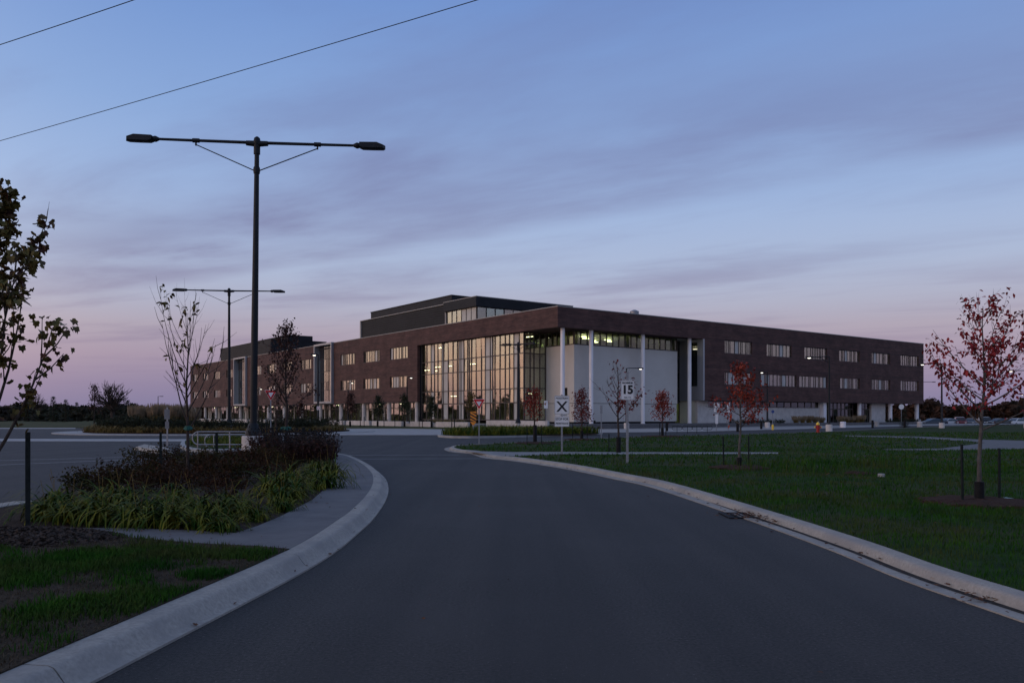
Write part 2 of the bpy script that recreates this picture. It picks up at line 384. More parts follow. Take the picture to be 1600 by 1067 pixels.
rk = [(5.3,-6),(4.62,0)]+[g(*p) for p in [(1600,973),(1406,905),(1290,857),(1150,806),(1019,762),(960,748.5),(880,732),(800,720),(757,715.5),(735,709),(706,706),(694,702),(704,698.5),(740,696.5),(850,691.5),(930,687),(1000,684),(1100,681.5),(1200,679),(1300,675),(1450,668),(1600,664)]]
rk = resample(smooth_path(rk, 6), .35)[::-1]
RPROF = [(0,-.05),(0,.012),(.10,.014),(.24,.006),(.255,.03),(.275,.075),(.30,.095),(.33,.102),(.47,.105),(.47,-.05)]
kerb(rk, RPROF, 4.2, 'kerb', 'pale concrete kerb along the right hand lawn')
lk_in = offset(lk, .33); rk_in = offset(rk, .46)
gut = offset(rk, .10); gut2 = offset(rk, .262)
mb = MB()
rg = random.Random(5); wd = [max(0, min(1, .75+.35*math.sin(i*.9)+rg.uniform(-.35,.25)))*max(0,min(1,(15.5-p[1])/3)) for i,p in enumerate(rk)]
wd = [sum(wd[max(0,i-3):i+4])/len(wd[max(0,i-3):i+4]) for i in range(len(wd))]
for i in range(len(rk)-1):
    zb_ = .0095; f = [tuple(gut2[q][k]+(gut[q][k]-gut2[q][k])*wd[q] for k in (0,1)) for q in (i,i+1)]
    if max(wd[i],wd[i+1]) > .03: mb.add([f[0]+(zb_+.008*wd[i],), f[1]+(zb_+.008*wd[i+1],), gut2[i+1]+(zb_,), gut2[i]+(zb_,)], [(0,1,2,3)])
tag(mb.build('gutter_dirt', M['gutterdirt']), 'dark damp dirt lying in the gutter', None, None, 'stuff')
H_ = .150
# left island surfaces
left_back = [g(*p) for p in [(520,712),(470,706),(400,707),(320,716),(220,733),(120,764),(45,797),(0,806)]]+[(-8.6,9),(-9.5,5.5),(-11,-6)]
isl = lk_in+left_back
sheet('soil', isl, H_-.012, M['soil'], z0=-.05, label='dark mulch of the planted island')
bed_edge = [g(px,py,H_) for px,py in [(72,825),(190,825),(300,829),(368,833),(402,822),(440,806),(488,781),(523,750),(529,735),(520,715)]]
near_edge = [g(px,py,H_) for px,py in [(452,858.5),(400,854),(300,849),(190,839),(88,832)]]
k0 = min(range(len(lk_in)), key=lambda i: math.dist(lk_in[i], near_edge[0])); k1 = len(lk_in)-3
sheet('pavement', bed_edge[::-1][:1]+bed_edge[::-1][1:]+near_edge[::-1]+lk_in[k0:k1], H_+.006, M['walk'], z0=H_-.02, label='concrete footpath curving between the planting and the kerb')
thatch = [lk_in[i] for i in range(0,k0)]+near_edge+[g(40,842,H_),g(0,856,H_),(-9.2,5),(-10.8,-6)]
sheet('grass_verge', thatch, H_+.012, M['thatch'], z0=H_-.02, label='patchy dry verge in the left foreground')
lk2 = resample(smooth_path([g(48,797),g(24,801),g(0,805),(-8.4,9),(-9.3,5.5),(-10.9,-6)], 6), .35)
kerb(lk2, [(-.3,-.05),(-.3,.15),(0,.158),(.08,.15),(.10,-.05)], 3, 'kerb', 'kerb on the far side of the left island')
# right lawn
lawn = rk_in+[(3.3+.62,-6),(70,-6),(120,60)]
lawn = rk_in[:]+[(100,-8),(128,60)]
sheet('lawn', lawn, HR-.008, M['grassground'], z0=-.05, label='mown lawn on the right of the road')
p1 = [g(px,py,HR) for px,py in [(728,704.2),(800,706.2),(870,706.0),(1000,706.4),(1216,706.6),(1216,708.8),(1000,709.2),(880,709.6),(832,711.2),(800,712.4),(770,710.6)]]
sheet('pavement', p1, HR+.004, M['walk3'], z0=HR-.02, label='pale footpath crossing the lawn from the crossing')
p2_ = [g(px,py,HR) for px,py in [(1320,680.2),(1440,682),(1530,686.5),(1600,688.5),(1700,690),(1700,704),(1600,701.2),(1530,702.3),(1470,703.5),(1380,702.5),(1380,701.6),(1470,700.6),(1500,697),(1540,691.5),(1500,688.2),(1430,684.4),(1320,681.5)]]
sheet('pavement', p2_, HR+.004, M['walk'], z0=HR-.02, label='footpath bending across the far right of the lawn')
# roundabout island
rc = (-27.0, 77.0)
def circ(c, r, n=64, a0=0, a1=2*PI, sy=1): return [(c[0]+r*math.cos(a0+(a1-a0)*i/n), c[1]+sy*r*math.sin(a0+(a1-a0)*i/n)) for i in range(n)]
sheet('apron', circ(rc, 14), .07, M['walk2'], z0=-.05, label='pale concrete apron ring of the roundabout')
sheet('island_soil', circ(rc, 11.6), .16, M['soil'], z0=.05, label='planted centre of the roundabout')
# pale band, building verge, field
top = [(395,669.2),(700,669.5),(760,670.5),(860,668.5),(1100,666.6),(1300,664.2),(1450,661.6),(1600,660.4)]
bot = [(395,676.2),(530,679.6),(690,679.6),(752,674.8),(925,676),(1100,674),(1300,668.8),(1450,664.6),(1600,662)]
sheet('pavement', [g(*p) for p in bot]+[g(*p) for p in top[::-1]], .02, M['walk2'], z0=-.04, label='broad pale pavement in front of the building, road with painted sky sheen on the left')  # left part stands for road; sky sheen is put into its pale colour
sheet('pavement', [g(*p) for p in [(-60,667),(118,667),(118,669.8),(-60,669.8)]], .02, M['walk2'], z0=-.04, label='pale pavement at the edge of the far field')
sheet('gutter_strip', [g(*p) for p in [(-60,685.4),(300,686.2),(470,684.6),(470,686.4),(300,689.4),(-60,689.2)]], .012, M['walk2'], z0=-.04, label='pale concrete strip crossing the left road')
th = math.atan2(.6, .8)
CX, CY = 5.2, 93.6
def bl(x, y): return (CX+.8*x-.6*y, CY+.6*x+.8*y)     # building axes to world
sheet('field', [(-420,100),(-46,100.5),(-30,95),(-13,95.5),(-3,86.6),bl(-5.2,9),bl(-5.2,150),bl(-60,400),(-420,420)], .06, M['field'], z0=-.6, label='olive field grass left of the building')
# planted nose in front of the glass hall
bg_ = smooth_path([g(*p) for p in [(684,682.4),(705,679),(780,675.4),(925,677.6),(925,679.6),(800,683.6),(720,684.6)]], 5, True)
sheet('kerb', bg_, .14, M['walk2'], z0=-.05, label='kerbed island with low planting by the crossing')
bgs = [((x-gx(800,59))*.93+gx(800,59), (y-59)*.80+59) for x,y in bg_]
sheet('island_soil', bgs, .16, M['soil'], z0=.1, label='soil of the low planted island')
# small splitter island beyond the left crossing and concrete nose
nb = smooth_path([g(*p) for p in [(282,697),(300,688),(370,684),(440,684),(440,700),(380,706),(300,706)]], 5, True)
sheet('kerb', nb, .13, M['walk2'], z0=-.05, label='small splitter island by the handrails')
sheet('island_soil', [((x-gx(350,38))*.9+gx(350,38), (y-40)*.85+40) for x,y in nb], .15, M['grassground'], z0=.1, label='grass on the splitter island')
mb = MB(); a = [g(*p) for p in [(207,702),(222,697),(262,703),(275,710.5),(262,711.5)]]
mb.prism(a, -.02, .01); cxy = np.mean(np.array(a), 0)
n = len(a); o0 = len(mb.v); mb.v += [(x,y,.01) for x,y in a]+[((x-cxy[0])*.82+cxy[0],(y-cxy[1])*.82+cxy[1],.14) for x,y in a]
aa = [(o0+i, o0+(i+1)%n, o0+n+(i+1)%n, o0+n+i) for i in range(n)]+[tuple(range(o0+n, o0+2*n))]
mb.f += aa; mb.m += [0]*len(aa)
tag(mb.build('kerb', M['kerb']), 'pale concrete island nose in the left road', None, None, 'structure')
# painted lines
def line(p, q, w, z=.006):
    a = Vector(p); b = Vector(q); d = (b-a).normalized(); nrm = Vector((-d.y,d.x))*w/2
    return [tuple(a+nrm), tuple(b+nrm), tuple(b-nrm), tuple(a-nrm)]
for p, q, w in (((546,717.2),(762,716.4),.12), ((546,711.2),(716,710.6),.12), ((-30,720.3),(236,713.2),.13), ((-30,727.6),(246,716.2),.13)):
    sheet('road_marking', line(g(*p), g(*q), w), .006, M['paint'], label='thin white crossing line across the '+('main' if p[0] > 0 else 'left')+' road')

# ------------------------------------------------------------------ the building
B = thing('college_building', 'long three storey brown brick building with glazed hall and white columned corner', 'building', (CX,CY,0), th)
def fb(mb, face, u0, u1, d0, d1, z0, z1):
    if face == 'L': mb.box(d0, d1, u0, u1, z0, z1)
    else: mb.box(u0, u1, d0, d1, z0, z1)
def wall_open(face, u0, u1, z0, z1, d0, d1, ops, name, m, parent=None):
    mb = MB(); zs = sorted({z0, z1}|{o[2] for o in ops}|{o[3] for o in ops})
    for za, zb in zip(zs, zs[1:]):
        zm = (za+zb)/2; cur = u0
        for o in sorted(o for o in ops if o[2] < zm < o[3]):
            if o[0] > cur: fb(mb, face, cur, o[0], d0, d1, za, zb)
            cur = max(cur, o[1])
        if cur < u1: fb(mb, face, cur, u1, d0, d1, za, zb)
    return mb.build(name, m, parent or B)
ZT = 13.9; ZS = 11.6; ZB = 3.5
LW = [(34.2,39.6),(42.8,48.4),(51.4,56.9),(69.2,74),(78,82.8),(86.2,91),(94.5,99.3),(112.4,116.6),(121,125.6),(129.8,134.4),(138.5,143)]
BAYS = [(59.6,67.0),(102.8,110.4)]
UZ = (9.9,11.72); LZ = (5.66,7.36)
lops = [(a,b,)+z for a,b in LW for z in (UZ,LZ)]+[(a,b,ZB,13.8) for a,b in BAYS]
wall_open('L', 31.4, 145, ZB, ZT, 0, .4, lops, 'brick_wall', M['brick'])
RU = [(29.4,35.3),(38.6,44.5),(47.7,53.6),(56.9,62.7),(66.1,71.9),(75.3,81.3)]
RL = [(29.4,35.3),(37.3,45.7),(46.4,53.6),(56.9,62.7),(66.1,71.9),(75.3,81.3)]
rops = [(a,b)+UZ for a,b in RU]+[(a,b)+LZ for a,b in RL]
wall_open('R', 25.3, 83, ZB, ZT, 0, .4, rops, 'brick_wall', M['brick'])
mb = MB(); mb.box(0,.4,0,31.4,ZS,ZT); mb.box(.4,25.3,0,.4,ZS,ZT); mb.build('brick_parapet', M['brick'], B)
mb = MB(); mb.box(82.6,83,.4,18,ZB,ZT); mb.build('brick_wall', M['brick'], B)
mb = MB(); mb.box(.4,18,144.6,145,.0,ZT); mb.build('brick_wall', M['brick'], B)
mb = MB(); mb.box(.4,1.2,31.4,31.8,.5,ZS); mb.build('reveal_wall', M['darkmetal'], B)
# shadow-gap grooves: their shade drawn as thin dark strips standing 3 mm proud
mb = MB()
for z in (ZS+.02, 7.9): mb.box(25.4,83,-.006,0,z,z+.05)
mb.build('wall_joint', M['darkmetal'], B)
# roof slab, coping, soffits
mb = MB(); mb.box(.4,18,.4,144.6,13.1,13.3); mb.box(18,82.6,.4,18,13.1,13.3); mb.build('roof', M['darkmetal'], B)
mb = MB(); mb.box(-.05,.47,.48,145.05,ZT,ZT+.09); mb.box(-.05,83.05,-.05,.47,ZT,ZT+.09); mb.box(82.55,83.05,.48,18.05,ZT,ZT+.09); mb.build('coping', M['trim'], B)
mb = MB(); mb.box(.41,8,.41,31.3,ZS+.02,ZS+.2); mb.box(8.01,25.3,.41,2.0,ZS+.02,ZS+.2); mb.build('soffit', M['brick'], B)
mb = MB(); mb.box(8.01,25.3,2.01,15,ZS+.02,ZS+.2); mb.box(9.0,25.3,14.8,15,9.95,ZS+.01); mb.build('hall_ceiling', M['interior'], B)
mb = MB(); mb.box(.41,8.6,31.82,144.5,ZB+.01,ZB+.3); mb.build('soffit', M['wallconc'], B)
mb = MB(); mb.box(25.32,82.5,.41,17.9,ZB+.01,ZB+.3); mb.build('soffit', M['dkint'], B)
# floors and inner walls of the rooms behind the glass
mb = MB()
for z in (4.55, 8.85): mb.box(.9,8.6,31.9,144.5,z,z+.3); mb.box(25.4,82.5,.5,8.6,z,z+.3); mb.box(1.3,8.6,7.9,31.3,z-.1,z+.2)
mb.box(2.6,9,31.9,144.5,.3,.45)
mb.build('floor_slab', M['dkint'], B)
mb = MB(); mb.box(8.6,8.8,31.9,144.5,.45,13.09); mb.box(8.6,8.8,10.2,31.3,.8,ZS); mb.box(25.4,82.5,8.6,8.8,ZB+.3,13.09)
for y in (40.9,50.0,58.4,68,76,84.4,92.8,101,111.5,119,127.8,136.6): mb.box(.7,8.6,y-.08,y+.08,ZB+.31,13.09)
for x in (36.5,46.05,55.3,64.4,73.6): mb.box(x-.08,x+.08,.7,8.6,ZB+.31,13.09)
mb.build('inner_wall', M['interior'], B)
# ceiling luminaires
rl = random.Random(3); cl_cache = {}
def ceil_light(x, y, z, lx_, ly_, h_=.03):
    k = (lx_, ly_)
    if k not in cl_cache: mb = MB(); mb.box(-lx_/2,lx_/2,-ly_/2,ly_/2,-h_,h_); o = cl_cache[k] = mb.build('ceiling_light', M['lumin'], B)
    else: o = cl_cache[k].copy(); C.objects.link(o)
    o.location = (x, y, z)
for a,b in LW:
    for ci in (8.38,12.78):
        if rl.random() < .75:
            for x in (2.2,4.6,6.6): ceil_light(x, (a+b)/2+rl.uniform(-1.4,1.4), ci, .3, 1.3)
for a,b in RU[2:]:
    for y in (2.4,5): ceil_light((a+b)/2+rl.uniform(-1.4,1.4), y, 8.33, 1.3, .3)
for u in (9,13.5,18,21,27,30):
    for z,x in ((4.25,3.4),(8.5,2.6),(11.3,3.0)):
        if rl.random() < .30: ceil_light(x, u, z, .3, 1.1)
for xg_, ys_ in ((4.85,(5.2,6.8)),(5.7,(6.8,8.4,10.0)),(8.7,(6.6,8.2))):
    for y in ys_: ceil_light(xg_+1.15*(y-2), y, 11.34, .85, .4, .04)
for y in range(36,142,8):
    if y % 3: ceil_light(4.6, y, 3.35, .3, .9)
ceil_light(24,6,3.2,1.6,.3); ceil_light(26,8.5,3.2,1.6,.3)
mb = MB(); mb.box(17.5,17.9,18,144.5,.2,13.09); mb.box(18,82.5,17.5,17.9,ZB+.3,13.09); mb.box(18,72.2,17.5,17.9,.1,ZB); mb.build('rear_wall', M['brick'], B)
# windows
def window(face, u0, u1, z0, z1, seed, gm=None, nlo=.34, nhi=1.0):
    r = random.Random(seed); mb = MB(); d0, d1 = .14, .24; fr = .07
    fb(mb, face, u0+.004, u1-.004, d0-.12, d1, z0+.004, z0+fr); fb(mb, face, u0+.004, u1-.004, d0-.02, d1, z1-fr, z1-.004)
    us = [u0+.004]; 
    while us[-1] < u1-.5: us.append(us[-1]+r.choice((.36,.45,.72,.85,.95)))
    us = [u for u in us if u < u1-.25]+[u1-.08]
    for u in us: fb(mb, face, u, u+.076, d0-.02, d1-.01, z0+fr+.001, z1-fr-.001)
    w = mb.build('window', M['mull'], B)
    gb = MB()
    for a, b in zip(us, us[1:]):
        gb.mi = 1 if (b-a) > .6 and r.random() < .22 else 0
        fb(gb, face, a+.077, b-.001, d0+.03, d0+.05, z0+fr+.002, z1-fr-.002)
    gb.build('glazing', [gm or M['glass'], M['frit']], w)
    bb = MB(); full = r.random() < .3
    for a, b in zip(us, us[1:]):
        if r.random() < .62: fb(bb, face, a+.03, b+.04, d0+.28, d0+.30, z0+.1+(0 if full else (z1-z0)*r.choice((0,.25,.4,.55,.7))), z1-.02)
    if bb.v: bb.build('blind', M['blind'], w)
k = 0
for a,b in LW:
    for z in (UZ,LZ): window('L', a, b, *z, seed=k); k += 1
for z, L_ in ((UZ,RU),(LZ,RL)):
    for a,b in L_: window('R', a, b, *z, seed=k); k += 1
# projecting metal bay frames with tall glazing
for a,b in BAYS:
    mb = MB(); e = .32
    mb.box(-.45,.9,a,a+e,ZB+.1,14.05); mb.box(-.45,.9,b-e,b,ZB+.1,14.05); mb.box(-.45,.9,a+e,b-e,13.72,14.05); mb.box(-.45,.9,a+e,b-e,ZB+.1,ZB+.42)
    f = mb.build('bay_frame', M['metalpanel'], B)
    us = [a+e]; r = random.Random(int(a))
    while us[-1] < b-e-.9: us.append(us[-1]+r.choice((.5,.85,1.1,1.25)))
    us.append(b-e); zs = [ZB+.42,5.9,7.4,9.2,11.4,13.72]
    mb = MB()
    for u in us[1:-1]: mb.box(.45,.56,u-.04,u+.04,zs[0],zs[-1])
    for z in zs[1:-1]: mb.box(.452,.558,a+e,b-e,z-.035,z+.035)
    mb.build('bay_mullion', M['mull'], f)
    gb = MB()
    for u,v in zip(us, us[1:]):
        for za,zb in zip(zs, zs[1:]): gb.mi = 1 if za > 11 or r.random() < .12 else 0; gb.box(.5,.52,u+.05,v-.05,za+.04,zb-.04)
    gb.build('glazing', [M['glass'], M['glassdark']], f)
# the glazed hall: every pane its own piece
def curtain(name, face, us, zs, d, seed, fritp, gl=None, skipdark=None, pane='glass_pane', mw=.05):
    r = random.Random(seed); mb = MB()
    for u in us: fb(mb, face, u-mw, u+mw, d-.07, d+.08, zs[0], zs[-1])
    for z in zs: fb(mb, face, us[0]+.051, us[-1]-.051, d-.062, d+.07, z-.06, z+.06)
    c = mb.build(name, M['mull'], B); cache = {}
    for i,(u,v) in enumerate(zip(us, us[1:])):
        fr = r.random() < fritp and v-u < 1.3
        for j,(za,zb) in enumerate(zip(zs, zs[1:])):
            key = (round(v-u,2), round(zb-za,2), fr if (not fr or r.random() < .85) else False)
            if key not in cache:
                q = MB(); fb(q, face, 0, key[0]-2*mw-.004, 0, .03, 0, key[1]-.124)
                cache[key] = q.build(pane, M['frit'] if key[2] else (gl or M['glass']), c); ob = cache[key]
            else:
                ob = cache[key].copy(); C.objects.link(ob)
            ob.parent = c
            ob.rotation_euler = (0, r.gauss(0,.009), r.gauss(0,.007)) if face == 'L' else (r.gauss(0,.009), 0, r.gauss(0,.007))
            ob.location = (d, u+mw+.002, za+.062) if face == 'L' else (u+mw+.002, d, za+.062)
    return c
us = [7.2]; r = random.Random(11)
while us[-1] < 30.6: us.append(round(us[-1]+r.choice((.4,.5,.7,.9,1.1,1.2)),2))
us[-1] = 31.3
curtain('curtain_wall', 'L', us, [.95,3.1,4.83,7.33,9.07,11.58], .7, 5, .42)
curtain('curtain_wall', 'R', [.82,1.7,2.3,3.2,4.1], [.95,4.83,7.33,9.07,11.58], 7.25, 6, .15)
curtain('clerestory', 'R', [4.26+i*1.05 for i in range(18)], [9.98,11.58], 2.06, 7, .0, M['glassclear'])
curtain('clerestory', 'L', [2.16,3.2,4.2,5.2,6.2,7.15], [9.98,11.58], 4.26, 8, .0, M['glassclear'])
# white masonry block under the corner roof
mb = MB(); mb.box(4.2,22.2,2,10,3.02,9.93); mb.build('stone_block', M['stone'], B)
mb = MB(); mb.box(4.26,22.14,2.06,9.9,.75,2.97); mb.build('stone_base', M['stone'], B)
mb = MB(); mb.box(4.35,22,2.2,9.8,.45,.75); mb.box(4.3,22.1,2.1,9.9,2.97,3.02); mb.build('base_recess', M['darkmetal'], B)
mb = MB(); mb.box(4.17,4.2,3.2,4.2,3.1,4.85); w = mb.build('small_window', M['mull'], B)
mb = MB(); mb.box(4.155,4.17,3.28,4.12,3.18,4.78); mb.build('glazing', M['glassdark'], w)
# round columns of the corner
def colpos(px, d): 
    u = (px-800)/F; return ((CY+.8*d)*u-(CX-.6*d))/(.8-.6*u)
for px in (879,923.7,1004.4,1077.3):
    x = colpos(px,.7); mb = MB(); mb.lathe([(.29,.5),(.29,.56),(.25,.565),(.25,ZS+.02)], 20, (x,.7,0)); mb.build('column', M['column'], B, smooth=True)
# recessed entrance right of the block
curtain('entrance_glazing', 'R', [22.3,23.2,24.2,25.15], [3.3,5.2,7.4,9.4,11.58], 4.2, 12, .0, M['glassdark'])
curtain('entrance_door', 'R', [22.3,23.2,24.2,25.15], [.52,3.2], 4.3, 13, .0, M['glassdoor'])
mb = MB(); mb.box(25.0,25.29,.01,4.1,ZB,ZS); mb.build('metal_reveal', M['metalpanel'], B)
mb = MB(); mb.box(24.985,25.0,1.0,2.4,5.4,11.2); mb.build('reveal_window', M['glassdark'], B)
mb = MB(); mb.box(25.32,25.44,1.65,9.9,.5,ZB); mb.box(22.3,29,10,10.2,.5,ZS); mb.build('inner_wall', M['interior'], B)
# ground floor of the right wing
wall_open('R', 25.3, 53.6, .0, ZB, 1.2, 1.6, [(27.4,53.2,2.62,ZB)], 'concrete_wall', M['wallconc'])
curtain('ribbon_window', 'R', [27.45+i*1.715 for i in range(16)], [2.66,ZB-.03], 1.35, 14, .0, M['glassdark'])
mb = MB(); mb.box(53.6,54.4,.6,1.7,0,ZB); mb.build('pier', M['column'], B)
curtain('entrance_glazing', 'R', [54.5+i*1.1 for i in range(9)], [.32,2.5,ZB-.03], 1.6, 15, .0, M['glassdark'])
curtain('entrance_glazing', 'R', [64.6,65.8,67.0,68.2], [.32,2.5,ZB-.03], 1.6, 16, .0, M['glassdark'])
mb = MB(); mb.box(68.3,72.6,1.2,1.6,0,ZB); mb.box(72.2,72.6,1.61,16,0,ZB); mb.build('concrete_wall', M['wallconc'], B)
for x,y in ((63.9,.8),(73.4,.8),(82.2,.8),(73.4,16.6),(82.2,16.6)):
    mb = MB(); mb.lathe([(.32,0),(.32,ZB)], 18, (x,y,0)); mb.build('column', M['column'], B, smooth=True)
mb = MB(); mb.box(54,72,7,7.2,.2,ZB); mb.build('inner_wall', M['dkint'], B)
# ground floor of the left wing: recessed glass and white columns
us = [31.9]; r = random.Random(21)
while us[-1] < 143: us.append(round(us[-1]+r.choice((.6,1.1,1.5,1.8)),2))
us[-1] = 144.5
curtain('shopfront', 'L', us, [.5,2.6,ZB-.02], 2.4, 22, .30)
for i in range(14):
    y = 32.6+8.5*i
    if y < 144: mb = MB(); mb.lathe([(.34,.4),(.34,ZB+.02)], 18, (.7,y,0)); mb.build('column', M['wallconc'], B, smooth=True)
# roof plant rooms
def slats(mb, face, u0, u1, d, z0, z1, st):
    z = z0
    while z < z1-.05: fb(mb, face, u0, u1, d-.05, d, z, z+st*.55); z += st
mb = MB(); mb.box(5.8,24,24.9,33.6,17.05,18.4); mb.box(6.3,23.6,25.4,33.2,13.3,14.6); mb.build('plant_room', M['darkmetal'], B)
mb = MB(); mb.box(5.78,24.05,24.85,33.6,18.4,18.5); mb.box(6.1,24,33.61,62,18.2,18.32); mb.box(6.1,6.5,33.4,33.65,13.3,18.2); mb.box(6.1,6.5,61.6,61.98,13.3,18.19); mb.build('roof_trim', M['trim'], B)
curtain('lantern_glazing', 'L', [25.45+i*1.29 for i in range(7)], [14.62,17.03], 6.25, 31, .45)
curtain('lantern_glazing', 'R', [6.3+i*1.6 for i in range(11)], [14.62,17.03], 25.35, 32, .25)
mb = MB()
for i in range(3):
    x = 7+i*5.2; mb.tube([(x,26.2,14.7),(x+2.5,26.2,17)], .09, 6); mb.tube([(x+2.5,26.2,17),(x+5.2,26.2,14.7)], .09, 6)
mb.build('roof_truss', M['column'], B)
mb = MB(); mb.box(7,23,30,30.1,13.4,17); mb.box(12,12.1,26,33,13.4,17); mb.build('lantern_wall', M['interior'], B)
mb = MB(); mb.box(6.3,20,33.7,61.9,13.3,18.19); slats(mb, 'L', 33.8, 61.5, 6.3, 13.5, 18.1, .35); mb.build('plant_room', M['darkmetal'], B)
mb = MB(); mb.box(10.8,18,39.1,66.9,18.33,20.6); mb.box(10.7,18.2,39.0,67,20.6,20.72); mb.build('plant_room', M['darkmetal'], B)
mb = MB(); mb.box(6,19,105,140,13.3,18.2); slats(mb, 'L', 105.2, 139.8, 6, 13.5, 18.0, .4); mb.box(5.9,19.1,104.9,140.1,18.2,18.32); mb.box(11,17,108,132,18.33,19.7); mb.build('plant_room', M['darkmetal'], B)
mb = MB(); mb.lathe([(.45,13.3),(.45,14.9),(.6,14.92),(.6,15.3),(.2,15.5)], 14, (18.3,6,0)); mb.build('roof_vent', M['galv'], B, smooth=True)
# terrace round the building
sheet('terrace', [bl(-5,9.6),bl(-5,147),bl(10,147),bl(10,9.6)], .45, M['walk2'], z0=-.6, label='raised concrete terrace along the left wing')
sheet('plaza', [bl(-3,-3.5),bl(-3,9.5),bl(30,9.5),bl(30,-2.2)], .50, M['walk'], z0=-.6, label='raised plaza under the columns')
sheet('plaza', [bl(30,-2.0),bl(30,18.5),bl(84.5,18.5),bl(84.5,-2.0)], .10, M['walk'], z0=-.6, label='paved forecourt along the right wing')
mb = MB()
for i in range(3):
    x0 = -1.5; e = .34*(i+1); zt = .5-.12*(i+1)
    mb.prism([bl(3,-3.4-e-.02),bl(3,-2.9),bl(30.6,-1.6),bl(30.6,-2.2-e)], -.1, zt)
tag(mb.build('steps', M['walk']), 'long shallow steps up to the columned corner', None, None, 'structure')
# terrace walls
def local_box(name, x0, x1, y0, y1, z0, z1, m, label, cat, group=None, c=.03):
    cx, cy = (x0+x1)/2, (y0+y1)/2; w = bl(cx, cy)
    mb = MB(); mb.cbox(x0-cx, x1-cx, y0-cy, y1-cy, z0, z1, c); o = mb.build(name, m, loc=(w[0], w[1], 0)); o.rotation_euler = (0,0,th)
    return tag(o, label, cat, group)
local_box('retaining_wall', -3.35, -3.01, -2.2, 9.4, -.1, .93, M['wallconc'], 'tall pink grey concrete terrace wall below the glazed hall', 'wall')
local_box('retaining_wall', -3.0, 2.6, -3.85, -3.52, -.1, .62, M['walk'], 'short grey wall closing the plaza beside the pedestrian sign', 'wall')
yy = 10.2; i = 0
while yy < 140:
    L_ = (7.4, 5.2, 8.6)[i%3]
    local_box('terrace_wall', -5.42, -5.01, yy, yy+L_, -.2, .72, M['wallconc'], 'low pale concrete wall segment along the terrace edge', 'wall', 'low wall segments along the terrace')
    yy += L_+(1.2, 2.4, .8)[i%3]; i += 1
local_box('planter_wall', 28, 54, -1.75, -1.45, .0, .45, M['walk'], 'long low planter wall along the right wing', 'wall')
local_box('planter_wall', 55.5, 80, -1.9, -1.6, .0, .42, M['walk'], 'low planter wall at the far right end of the building', 'wall')

# ------------------------------------------------------------------ lamps
def head_mesh(mb, x0, d, s=1.0):          # luminaire pointing along d = +1 / -1
    L = 1.02*s; pts = [(0,.10),(.68,.12),(L,.01),(L,-.13),(.55,-.14),(.12,-.14),(0,-.08)]
    w = .2*s; vs = []
    for y, k in ((-w,.86),(0,1),(w,.86)):
        for px, pz in pts: vs.append((x0+d*(px if px < L else px-.10*(1-k)*6*s), y, pz*k*s))
    n = len(pts); fs = []
    for j in range(2):
        for i in range(n):
            q = (j*n+i, j*n+(i+1)%n, (j+1)*n+(i+1)%n, (j+1)*n+i); fs.append(q if d > 0 else q[::-1])
    fs += [tuple(range(n)), tuple(range(3*n-1,2*n-1,-1))]
    mb.add(vs, fs)
def double_lamp(label, x, y, H, arm, rz, lean=0.0, zb=0.0, rb=.135, rt=.088, base_h=.62, base_r=.44, ringed=False, rod=1.0, group=None):
    t = thing('street_lamp', label, 'street lamp', (x,y,zb), 0, group); t.rotation_euler = (0, lean, rz)
    mb = MB()
    if ringed:
        mb.lathe([(base_r,-.1),(base_r,.22),(base_r-.05,.25),(base_r-.05,.42),(base_r-.10,.45),(base_r-.10,base_h)], 20)
    else: mb.lathe([(base_r,-.25),(base_r,base_h-.03),(base_r-.03,base_h)], 28)
    mb.build('base', M['wallconc'], t, smooth=True)
    mb = MB(); mb.lathe([(rb*2.35,base_h),(rb*2.35,base_h+.05),(rb*2.15,base_h+.16),(rb*1.35,base_h+.46),(rb*1.2,base_h+.5)], 24); mb.build('base_cover', M['pole'], t, smooth=True)
    mb = MB(); mb.lathe([(rb,base_h+.1),(rb*.98,H*.4),(rt*1.25,H*.7),(rt,H-.02)], 20); mb.build('pole', M['pole'], t, smooth=True)
    mb = MB(); mb.lathe([(rt*1.45,H-.45),(rt*1.45,H-.06),(rt*1.7,H),(rt*1.3,H+.18),(rt*.5,H+.24)], 16)
    mc_ = MB(); mc_.lathe([(rt*1.35,H-1.12*rod-.1),(rt*1.5,H-1.12*rod-.02),(rt*1.5,H-1.12*rod+.1),(rt*1.3,H-1.12*rod+.16)], 16)
    mc_.build('collar', M['pole'], t, smooth=True)
    for d in (-1,1): mb.tube([(d*rt*.5,0,H-.04),(d*.42,0,H-.02)], [rt*1.35,rt*1.1], 10)
    mb.build('pole_head', M['pole'], t, smooth=True)
    for d in (-1,1):
        a = MB(); xe = d*(arm-1.0)
        a.tube([(d*.3,0,H),(d*arm*.5,0,H+.01),(xe,0,H+.02)], [.062,.056,.05], 10)
        a.tube([(xe-d*.16,0,H+.02),(xe-d*.02,0,H+.02),(xe+d*.02,0,H+.02),(xe+d*.2,0,H+.02)], [.05,.12,.12,.07], 12)
        a.tube([(d*arm*.48-.13,0,H+.01),(d*arm*.48+.13,0,H+.01)], .085, 10)
        a.box(d*arm*.48-.03,d*arm*.48+.03,-.02,.02,H-.19,H-.04)
        ao = a.build('arm', M['pole'], t, smooth=True)
        b = MB(); b.tube([(d*rt*1.4,0,H-1.12*rod+.03),(d*arm*.48,0,H-.15)], .022, 6); b.build('tie_rod', M['pole'], ao)
        h = MB(); head_mesh(h, xe+d*.1, d); ho = h.build('lamp_head', M['pole'], ao); ho.location = (0,0,H+.03)
    return t
lx, ly = gx(395.5, 32.6), 32.6
double_lamp('tall dark double armed street lamp on a round concrete base in the planted island', lx, ly, 12.35-.15, 4.92, .065, .0125, .15)
